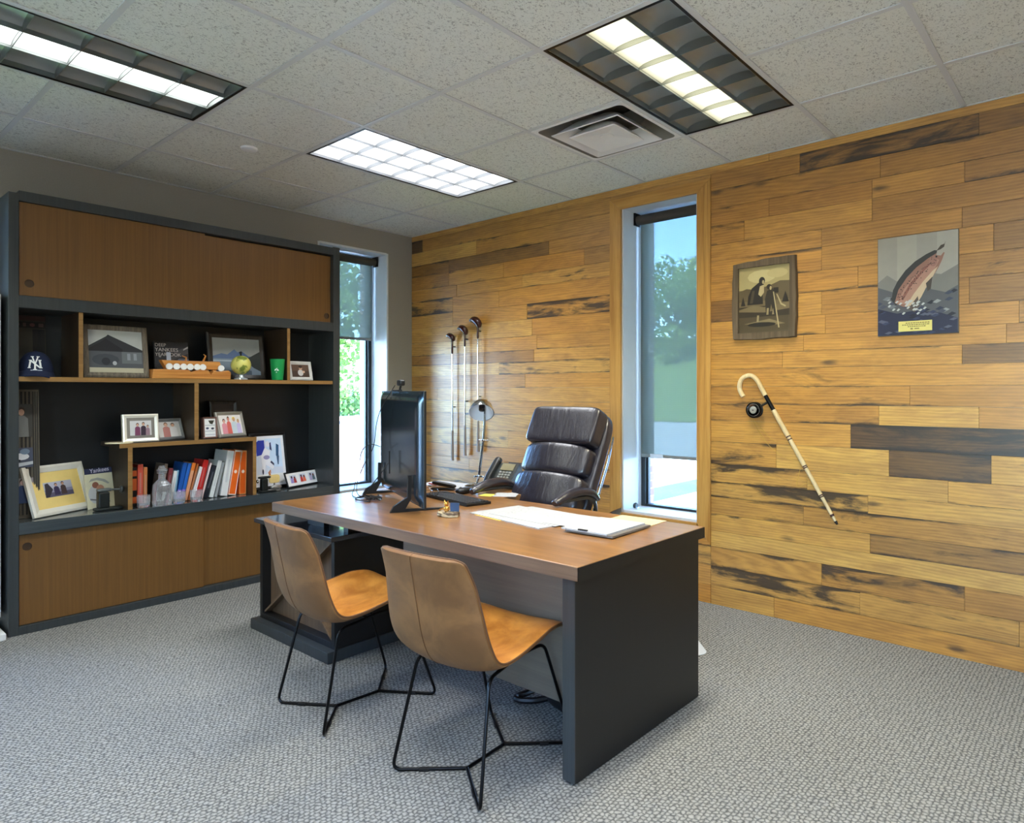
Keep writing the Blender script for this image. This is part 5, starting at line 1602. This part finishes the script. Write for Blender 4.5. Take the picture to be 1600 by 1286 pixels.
# ------------------------------------------------------------------ crystal decanter and glasses
def mat_crystal():
    t = NT('cut_crystal')
    t.b.inputs['Base Color'].default_value = (.95,.97,1,1); t.b.inputs['Roughness'].default_value = .06
    wv = t.n('ShaderNodeTexVoronoi'); t.l(t.obj(), wv.inputs['Vector']); wv.inputs['Scale'].default_value = 90; t.bump(wv.outputs['Distance'], .35, .003)
    t.b.inputs['Transmission Weight'].default_value = .86; t.b.inputs['IOR'].default_value = 1.5
    return t.m
M_CRYSTAL = mat_crystal()
dc = thing('decanter', 'square cut crystal decanter with stopper in front of the books', 'decanter', (.318,-2.222,S0))
def sq(hw, z, k=.72): return [(.314+hw*math.copysign(abs(math.cos(a))**k, math.cos(a)), -2.222+hw*math.copysign(abs(math.sin(a))**k, math.sin(a)), S0+.0005+z) for a in [2*PI*q/24 for q in range(24)]]
def stack(m, secs):
    L = [sq(*q) for q in secs]; V = [p for l in L for p in l]; n = 24; F = [tuple(range(n-1,-1,-1)), tuple((len(L)-1)*n+k for k in range(n))]
    for i in range(len(L)-1): F += [(i*n+k, i*n+(k+1)%n, (i+1)*n+(k+1)%n, (i+1)*n+k) for k in range(n)]
    return m.add(V, F)
m = stack(MB(), [(.046,0,.45),(.048,.006,.45),(.048,.07,.45),(.046,.125,.5),(.030,.150,.8),(.020,.160,1),(.019,.195,1),(.028,.200,1),(.028,.204,1)])
m.build('bottle', M_CRYSTAL, dc)
m = stack(MB(), [(.014,.2045,1),(.028,.212,.6),(.028,.222,.6),(.020,.226,.6),(.014,.245,.6)]); m.build('stopper', M_CRYSTAL, dc)
def tumbler(x, y, lab):
    root = thing('tumbler', lab, 'glass', (x, y, S0), group='cut crystal tumblers')
    n = 16; V = []; F = []
    prof = [(.030,0),(.033,.004),(.036,.030),(.038,.074),(.0355,.074),(.033,.030),(.028,.014),(.0,.014)]
    m = MB().lathe([(.0,.0)]+prof, (x, y, S0+.0005), n); m.build('glass_body', M_CRYSTAL, root)
    return root
tumbler(.335,-2.128,'cut crystal tumbler, the left one next to the decanter')
tumbler(.335,-2.024,'cut crystal tumbler, the right one before the blue and orange books')
tumbler(.322,-2.330,'cut crystal tumbler left of the decanter, in front of the salmon book')

# ------------------------------------------------------------------ wall pieces
# sepia drawing in a live-edge frame (faces -y)
def wall_piece(name, label, cat, x, z, y=-.012):
    # local +x is the outward normal, local y runs to the right along the wall
    return thing(name, label, cat, (x, y, z), (0, 0, -PI/2))
wp = wall_piece('framed_drawing', 'sepia drawing of two standing figures with a tripod in a rough grey-brown wooden frame', 'framed picture', 3.277, 1.862)
W2, H2 = .187, .236
rn = random.Random(3)
def edge(pts, amp):
    out = []
    for k in range(len(pts)):
        p, q = pts[k], pts[(k+1) % len(pts)]
        for t in [i/8 for i in range(8)]:
            a = amp*math.sin(t*PI)*rn.uniform(.2,1)
            dx, dy = q[0]-p[0], q[1]-p[1]; L = math.hypot(dx, dy)
            out.append((p[0]+dx*t+dy/L*a, p[1]+dy*t-dx/L*a))
    return out
oo = edge([(-W2,-H2),(W2,-H2),(W2,H2-.004),(-W2,H2-.02)], .010)
ii = []
for k in range(4):
    p = [(-.155,-.200),(.155,-.200),(.155,.188),(-.155,.188)][k]; q = [(-.155,-.200),(.155,-.200),(.155,.188),(-.155,.188)][(k+1)%4]
    ii += [(p[0]+(q[0]-p[0])*t/8, p[1]+(q[1]-p[1])*t/8) for t in range(8)]
n = len(oo); m = MB()
V = [(.0,a,b) for a,b in oo]+[(.030,a*.985,b*.985) for a,b in oo]+[(.030,a,b) for a,b in ii]+[(.008,a,b) for a,b in ii]
m.add(V, [(r*n+k, r*n+(k+1)%n, (r+1)*n+(k+1)%n, (r+1)*n+k) for r in range(3) for k in range(n)])
m.build('frame', wood_mat('rough_grey_wood', s(74,62,46), s(112,96,74), 'Z', .8, 2.0), wp, world=False)
fig = (42,38,32); sk = (176,160,118)
picture_mesh(wp, 'drawing', -.155, .155, -.200, .188, .009, (112,98,70), [
    ((168,154,106), rect(0,1,.66,1)), ((190,178,128), ell(.45,.85,.28,.10)), ((184,170,120), ell(.75,.88,.2,.07)),
    ((96,84,60), [(0,.64),(.15,.68),(.3,.66),(.6,.70),(.8,.76),(1,.75),(1,.48),(0,.48)]),
    ((58,50,38), rect(0,1,.24,.40)), ((118,104,74), [(0,.36),(.3,.42),(.5,.38),(1,.44),(1,.34),(.5,.30),(0,.33)]), ((80,70,50), rect(0,1,.0,.24)), ((126,112,80), [(.1,.14),(.6,.20),(.9,.12),(.6,.10)]), ((40,36,28), ell(.45,.12,.28,.035)),
    (fig, [(.04,.42),(.13,.42),(.085,.56)]), (fig, [(.84,.44),(.97,.44),(.905,.60)]),
    (fig, [(.17,.43),(.48,.43),(.47,.60),(.50,.72),(.46,.78),(.40,.76),(.26,.68),(.19,.56)]), (fig, ell(.46,.78,.06,.06)), ((74,66,50), [(.22,.45),(.28,.45),(.32,.64),(.27,.64)]), (sk, [(.39,.58),(.44,.54),(.50,.60),(.50,.72),(.42,.70)]), (sk, ell(.485,.76,.022,.03)),
    ((50,44,34), [(.54,.26),(.60,.26),(.64,.42),(.68,.26),(.74,.26),(.72,.56),(.66,.66),(.56,.62),(.52,.50)]), ((46,40,32), ell(.60,.68,.05,.04)), (sk, ell(.63,.66,.02,.03)),
    ((42,38,30), rect(.68,.78,.58,.66)), (sk, [(.675,.60),(.695,.60),(.80,.06),(.775,.06)]), (sk, [(.74,.56),(.76,.56),(.84,.42),(.92,.38),(.91,.36),(.82,.40)]), ((150,136,98), [(.36,.16),(.40,.16),(.41,.26),(.37,.26)]), ((150,136,98), [(.55,.26),(.59,.26),(.60,.36),(.56,.36)]), ((150,136,98), [(.66,.26),(.70,.26),(.68,.36)])])

tp = wall_piece('fish_print', 'unframed print of a leaping spotted trout above dark water, with a brass plaque', 'picture', 4.077, 1.860)
m = MB().box(.0,.020,-.184,.181,-.2565,.2540); m.build('backing_board', cm((120,112,100), .6), tp, world=False, bevel=.001)
def trout():
    sh_ = []
    R = random.Random(9)
    for k, c in enumerate([(148,146,138),(158,156,146),(150,148,140),(160,158,150)]):
        sh_.append((c, rect(k*.25, (k+1)*.25, .30, 1)))
    sh_.append(((122,122,118), [(0,.30),(1,.30),(1,.66),(.8,.58),(.55,.62),(.3,.52),(.12,.62),(0,.55)]))
    sh_.append(((84,88,94), [(0,.0),(1,.0),(1,.46),(.85,.40),(.6,.46),(.4,.38),(.2,.44),(0,.50)]))
    for k in range(44):
        a, b = R.random(), R.random()*.42
        c = R.choice([(46,52,74),(58,66,88),(112,118,124),(34,38,52),(148,152,154),(70,76,92)])
        sh_.append((c, [(a-.05,b),(a,b-.012),(a+.06,b+.01),(a+.01,b+.028)]))
    sh_.append(((34,40,66), [(0,.0),(1,.0),(1,.14),(.8,.20),(.5,.24),(.25,.22),(0,.28)]))
    for k in range(30):
        a, b = R.random(), R.random()*.24
        sh_.append((R.choice([(50,58,90),(26,30,48),(84,90,110)]), [(a-.05,b),(a,b-.010),(a+.06,b+.008),(a+.01,b+.02)]))
    # fish body rising to the upper right
    back = [(.18,.36),(.20,.46),(.26,.55),(.36,.65),(.48,.73),(.62,.79),(.72,.82),(.755,.815)]
    jaw = [(.74,.77),(.80,.76),(.83,.79),(.845,.785),(.81,.71),(.765,.64),(.70,.56),(.62,.46),(.56,.37),(.50,.30)]
    sh_.append(((48,50,52), back + [(.72,.70),(.5,.58),(.3,.40),(.24,.30)]))
    sh_.append(((142,104,92), [(.22,.33),(.27,.46),(.38,.58),(.50,.67),(.64,.745),(.75,.79)] + jaw + [(.34,.28)]))
    sh_.append(((168,128,112), [(.26,.32),(.34,.46),(.46,.57),(.62,.67),(.74,.74),(.78,.72),(.70,.60),(.58,.45),(.44,.30)]))
    sh_.append(((196,176,148), [(.36,.28),(.46,.40),(.58,.52),(.70,.62),(.765,.66),(.70,.56),(.62,.46),(.56,.37),(.50,.30)]))
    sh_.append(((136,90,78), [(.30,.36),(.42,.52),(.60,.66),(.72,.73),(.71,.71),(.60,.63),(.44,.49),(.33,.35)]))
    sh_.append(((150,110,100), ell(.705,.715,.05,.055))); sh_.append(((30,26,24), ell(.745,.755,.012,.010)))
    for k in range(90):
        t = R.random(); w = R.random()
        u = .24+.46*t+.05*(1-w); v = .36+.40*t*.95+.09*w*(1-t*.4)-.03
        sh_.append(((40,36,34), ell(u, v, .006, .0045, 6)))
    sh_.append(((70,64,60), [(.62,.50),(.70,.56),(.68,.44),(.64,.42)])); sh_.append(((84,76,70), [(.40,.26),(.52,.38),(.54,.28),(.48,.22)]))
    sh_.append(((58,50,44), [(.75,.81),(.80,.86),(.845,.87),(.86,.90),(.84,.84),(.80,.82)]))
    for k in range(26):
        a = .14+R.random()*.5; b = .20+R.random()*.13
        sh_.append(((186,190,190), [(a-.02,b),(a,b-.008),(a+.03,b+.012),(a+.005,b+.02)]))
    return sh_
picture_mesh(tp, 'print', -.182, .179, -.2545, .252, .0205, (150,148,140), trout(), .00006)
pq = MB().box(.0205+.0085, .0305, -.083, .069, -.238, -.186).build('plaque', cm((226,214,130), .35, .3), tp, world=False)
m = MB()
for z, a, b in ((-.196,-.050,.055),(-.205,-.066,.058),(-.214,-.040,.040)):
    R = random.Random(int(-z*1000)); y = a
    while y < b:
        w = R.uniform(.004,.011); m.box(.0305,.0308,y,y+w,z-.0025,z+.0022); y += w+.0025
m.box(.0305,.0308,-.028,-.017,-.229,-.222); m.box(.0305,.0308,-.010,.012,-.228,-.223)
m.build('engraving', cm((130,116,60), .5), pq, world=False)

# bamboo cane with a fly reel
cn = thing('fishing_cane', 'pale bamboo walking cane with crook handle and black fishing reel, hung slanting on the planks', 'cane', (3.4, -.02, 1.0))
M_BAMBOO = wood_mat('pale_bamboo', s(196,170,122), s(226,206,160), 'Z', .35, 1.0)
yC = -.032
hook = [(3.153,yC,1.285),(3.130,yC,1.330),(3.136,yC,1.378),(3.165,yC,1.405),(3.205,yC,1.408),(3.238,yC,1.382),(3.262,yC,1.340),(3.288,yC,1.292)]
m = MB().tube(spline(hook, 6), .0135, 12); m.build('crook_handle', M_BAMBOO, cn, smooth=True)
P0 = Vector((3.288,yC,1.292)); P1 = Vector((3.690,yC,.590))
def cp(t): return P0.lerp(P1, t)
m = MB().tube([cp(.0), cp(.12)], .012, 10); m.build('reel_seat', M_BLACKM, cn, smooth=True)
segs = [(.12,.33),(.36,.56),(.58,.78),(.80,.925)]
for k, (a, b) in enumerate(segs):
    r = .0135 - .0013*k
    m = MB().tube([cp(a), cp(a+.01), cp((a+b)/2), cp(b-.01), cp(b)], r, 12, [r*1.08, r, r*.98, r, r*1.08]); m.build('bamboo_section', M_BAMBOO, cn, smooth=True)
for a, b in ((.33,.36),(.56,.58),(.78,.80),(.925,.94)):
    r = .0155 - .005*a
    m = MB()
    m.tube([cp(a), cp(a+.008)], r, 12); m.tube([cp(b-.008), cp(b)], r, 12); m.tube([cp(a+.008), cp(b-.008)], r*.85, 12, m=1)
    m.build('wrap_band', [cm((64,34,22), .4), M_BAMBOO], cn, smooth=True)
m = MB().tube([cp(.94), cp(.975)], .008, 10); m.build('tip_section', M_BAMBOO, cn, smooth=True)
m = MB().tube([cp(.975), cp(1.0)], .009, 10, [.009,.005]); m.build('ferrule', M_BLACK, cn, smooth=True)
Rr = Matrix.Rotation(PI/2, 3, 'X')
rc_ = Vector((3.232,-.055,1.207))
m = MB().lathe([(.0,-.018),(.046,-.018),(.047,-.012),(.040,-.010),(.040,.010),(.047,.012),(.046,.018),(.0,.018)], rc_, 32, Rr); m.build('reel', M_BLACKM, cn, smooth=True)
m = MB().lathe([(.0,.0215),(.020,.0215),(.022,.018),(.0,.018)], rc_, 24, Rr); m.build('reel_hub', cm((190,190,182), .3, .6), cn, smooth=True)
m = MB().lathe([(.006,.023),(.0,.024)], rc_, 12, Rr); m.lathe([(.034,.019),(.036,.0195),(.038,.019)], rc_, 32, Rr); m.build('reel_rim', M_CHROME, cn, smooth=True)
m = MB().tube([rc_+Vector((.03,0,.018)), cp(.05)], .007, 8); m.build('reel_foot', M_BLACKM, cn, smooth=True)
m = MB()
m.tube(spline([(3.215,-.045,1.163),(3.27,-.03,1.09),(3.34,-.03,1.03),(3.425,-.03,1.03)], 5), .0011, 5)
m.tube(spline([(3.205,-.045,1.165),(3.26,-.028,1.06),(3.33,-.026,.98),(3.42,-.024,.93),(3.50,-.03,.915)], 5), .0011, 5)
m.tube(spline([(3.50,-.03,.915),(3.478,-.02,.85),(3.465,-.018,.79),(3.48,-.018,.775),(3.52,-.02,.80),(3.56,-.02,.78),(3.60,-.03,.755),(3.62,-.03,.70),(3.66,-.03,.64)], 5), .0011, 5)
m.build('fishing_line', cm((206,170,80), .4), cn, smooth=True)
m = MB()
for t in (.5, .9): m.box(cp(t).x-.006, cp(t).x+.006, -.022, -.0115, cp(t).z-.004, cp(t).z+.004)
m.box(3.19,3.20,-.03,-.0115,1.394,1.402)
m.build('hanger', M_BLACK, cn)

# golf clubs
def club(x, zt, zb, sc, label):
    root = thing('golf_club', label, 'golf club', (x, -.03, zb), group='vintage golf clubs hung upside down on the planks')
    y = -.040
    m = MB().tube([(x, y, zb+.24), (x-.004, y, zt-.15)], .0055, 10, [.0068,.0048]); m.build('shaft', M_CHROME, root, smooth=True)
    m = MB().tube([(x, y, zb), (x, y, zb+.012), (x, y, zb+.25)], .012, 12, [.0145,.013,.0085]); m.build('grip', cm((152,142,130), .6, 0, .1), root, smooth=True)
    m = MB().tube([(x-.004, y, zt-.16), (x-.004, y, zt-.15), (x-.004, y, zt-.05)], .008, 10, [.006,.0085,.0095]); hz = m.build('hosel', M_CLUBHEAD, root, smooth=True)
    m = MB()
    pth = spline([(x+.006*sc, y, zt-.062*sc),(x+.008*sc, y-.004, zt-.035*sc),(x-.014*sc, y-.008, zt-.012*sc),(x-.042*sc, y-.010, zt-.004*sc),(x-.066*sc, y-.008, zt-.012*sc)], 5)
    n = len(pth)
    rr = [(.010+.017*math.sin(PI*min(1,(k/(n-1))*.95+.05))**.7)*sc for k in range(n)]; rr[-1] = .008*sc
    m.tube(pth, .02, 16, rr); m.build('club_head', M_CLUBHEAD, root, smooth=True)
    m = MB().lathe([(.0,.0),(.010*sc,.0),(.010*sc,.003),(.0,.003)], (x-.052*sc, y-.030*sc, zt-.010*sc), 12, Matrix.Rotation(PI/2,3,'X')); m.build('face_insert', M_CHROME, root, smooth=True)
    m = MB()
    for zz in (zt-.10, zb+.45): m.box(x-.012, x+.008, y+.002, -.0115, zz-.004, zz+.004)
    m.build('hanger', M_BLACK, root)
M_CLUBHEAD = cm((58,26,18), .15, 0, .2, 'polished_persimmon')
club(.580, 1.795, .735, .85, 'golf club hung on the planks, leftmost and lowest of three')
club(.735, 1.850, .785, 1.0, 'golf club hung on the planks, middle one of three')
club(.890, 1.908, .825, 1.12, 'golf club hung on the planks, rightmost and highest of three')

# small latch thing on the sill of the tall window
lt = thing('window_stop', 'small dark oval metal fitting on the sill of the tall window', 'fitting', (2.33,.06,.508))
m = MB().lathe([(.0,-.010),(.018,-.010),(.022,0),(.018,.010),(.0,.010)], (2.33,.07,.530), 20, Matrix.Rotation(PI/2,3,'Y')); m.build('wheel', M_DARKMETAL, lt, smooth=True)
m = MB().box(2.325,2.352,.055,.085,.5065,.520); m.build('foot', M_CHROME, lt, bevel=.002)

# ------------------------------------------------------------------ outdoors
def mat_ground():
    t = NT('sunlit_concrete'); p = t.world(); a = t.noise(p, 1.5, 4.0)
    t.set(t.mix(a, s(176,172,162), s(200,196,186)), .9); return t.m
def mat_grass():
    t = NT('lawn_grass'); p = t.world(); a = t.noise(p, 30.0, 4.0); b = t.noise(p, .8, 2.0)
    t.set(t.mix(t.math('MULTIPLY', a, b), s(80,104,44), s(160,176,92)), .95); return t.m
M_GRASS = mat_grass(); M_CONC = mat_ground()
struct(MB().box(-140,40,-60,110,-.35,-.15).build('ground', M_CONC), 'pale sunlit paving outside', 'ground')
struct(MB().box(-3.0,-.44,-9,.30,-.15,-.12).build('lawn', M_GRASS), 'strip of lawn along the building', 'lawn')
struct(MB().box(-.44,.44,.44,14,-.15,-.125).build('lawn_strip', M_GRASS), 'strip of shaded lawn by the tall window', 'lawn')
struct(MB().box(.44,.62,.44,20,-.15,-.06).build('kerb', M_WHITE), 'pale concrete kerb outside the tall window', 'kerb')
# grassy bank beyond the paving
bank = MB()
def bf(u, v):
    x = -70 + 80*u; y = 25 + 35*v
    return (x, y, -.13 + 6.0*min(1, v*1.6)**1.2 + .4*math.sin(x*.4)*v)
bank.grid(bf, 40, 16)
struct(bank.build('grass_bank', M_GRASS, smooth=True), 'grassy bank rising beyond the paving', 'bank')
struct(MB().box(-22.3,-22.0,-20,60,-.15,-.02).build('kerb', cm((120,124,128), .9)), 'long kerb across the paving beyond the left window', 'kerb')

def leaf_mat(name, a, b):
    t = NT(name); p = t.world(); n = t.noise(p, 3.0, 3.0)
    t.t.nodes.remove(t.b)
    df = t.n('ShaderNodeBsdfDiffuse'); tl = t.n('ShaderNodeBsdfTranslucent'); mx = t.n('ShaderNodeMixShader'); mx.inputs[0].default_value = .35
    c = t.mix(t.smooth(n,.35,.65), a, b)
    t.l(c, df.inputs[0]); t.l(c, tl.inputs[0]); t.l(df.outputs[0], mx.inputs[1]); t.l(tl.outputs[0], mx.inputs[2]); t.l(mx.outputs[0], t.out.inputs[0])
    return t.m
LEAF = [leaf_mat('leaf_green', s(96,124,60), s(146,168,92)), leaf_mat('leaf_dark', s(78,104,56), s(120,144,80)), leaf_mat('leaf_light', s(124,146,76), s(176,190,112))]
M_BARK = cm((84,70,56), .9, 0, .2, 'tree_bark')
def tree(x, y, z0, h, r, kind, seed, label, grp='trees beyond the paving'):
    R = random.Random(seed)
    root = thing('tree', label, 'tree', (x, y, z0), group=grp)
    m = MB().tube([(x,y,z0-.2),(x+.05*h*.1,y,z0+h*.35),(x,y,z0+h*.75)], .1, 8, [.16,.11,.04])
    for k in range(5):
        a = R.uniform(0, 2*PI); m.tube([(x,y,z0+h*(.3+.07*k)), (x+math.cos(a)*r*.6, y+math.sin(a)*r*.6, z0+h*(.5+.08*k))], .04, 6, [.05,.015])
    m.build('trunk', M_BARK, root, smooth=True)
    blobs = [(R.uniform(-.55,.55)*r, R.uniform(-.55,.55)*r, h*R.uniform(.16,.92), r*R.uniform(.35,.6)) for k in range(13)]
    m = MB(); N = 2600
    for k in range(N):
        bx, by, bz, br = R.choice(blobs)
        d = Vector((R.gauss(0,1), R.gauss(0,1), R.gauss(0,1))).normalized() * br * R.uniform(.75, 1.05)
        c = Vector((x+bx, y+by, z0+bz)) + d
        u = Vector((R.gauss(0,1), R.gauss(0,1), R.gauss(0,1))).normalized(); v = u.orthogonal().normalized()
        s_ = R.uniform(.10,.20) * max(1, r/2.4)
        m.add([c-u*s_, c+v*s_*.6, c+u*s_, c-v*s_*.6], [(0,1,2,3)])
    m.build('foliage', LEAF[kind], root)
R = random.Random(2)
TR = [(-19.8,40,8.2,2.6,0),(-24.5,41,9.0,3.0,1),(-15.5,41,6.5,2.4,2),(-30,43,9.0,3.2,0),(-10.5,42,5.5,2.4,0),(-21.5,47,9.5,3.0,2)]
for k, (x, y, h, r, kd) in enumerate(TR):
    tree(x, y, 3.5, h*.85, r, kd, 20+k, ['mid green tree nearest the tall window, centre of its view','darker green tall tree left of centre outside the tall window','small light green tree at the right of the tall window view','mid green tree farthest left behind the tall window','low green tree farthest right outside the tall window','pale green tree behind the nearest one outside the tall window'][k], 'trees outside the tall window')
TL = [(-36,21.5,11,4.0,0),(-37,30.5,11.5,4.0,1),(-40,39,11,4.0,0),(-36,12.5,10,4.0,2),(-46,24,15,4.5,1)]
for k, (x, y, h, r, kd) in enumerate(TL):
    tree(x, y, .0, h, r, kd, 40+k, ['green tree in the middle of the view by the bookcase window','darker green tree at the right of the bookcase window view','green tree farthest back right, seen by the bookcase window','pale green tree left of the others beyond the bookcase window','tall dark tree standing behind the others outside the bookcase window'][k], 'trees outside the narrow left window')

hg = MB(); R = random.Random(77)
for k in range(5200):
    c_ = Vector((-31 + R.uniform(-.7,.7), R.uniform(6, 38), R.uniform(-.1, 1.7)))
    u = Vector((R.gauss(0,1), R.gauss(0,1), R.gauss(0,1))).normalized(); v = u.orthogonal().normalized(); s_ = R.uniform(.12,.22)
    hg.add([c_-u*s_, c_+v*s_*.7, c_+u*s_, c_-v*s_*.7], [(0,1,2,3)])
tag(hg.build('hedge', LEAF[1]), 'long low green hedge under the trees beyond the bookcase window', 'hedge')
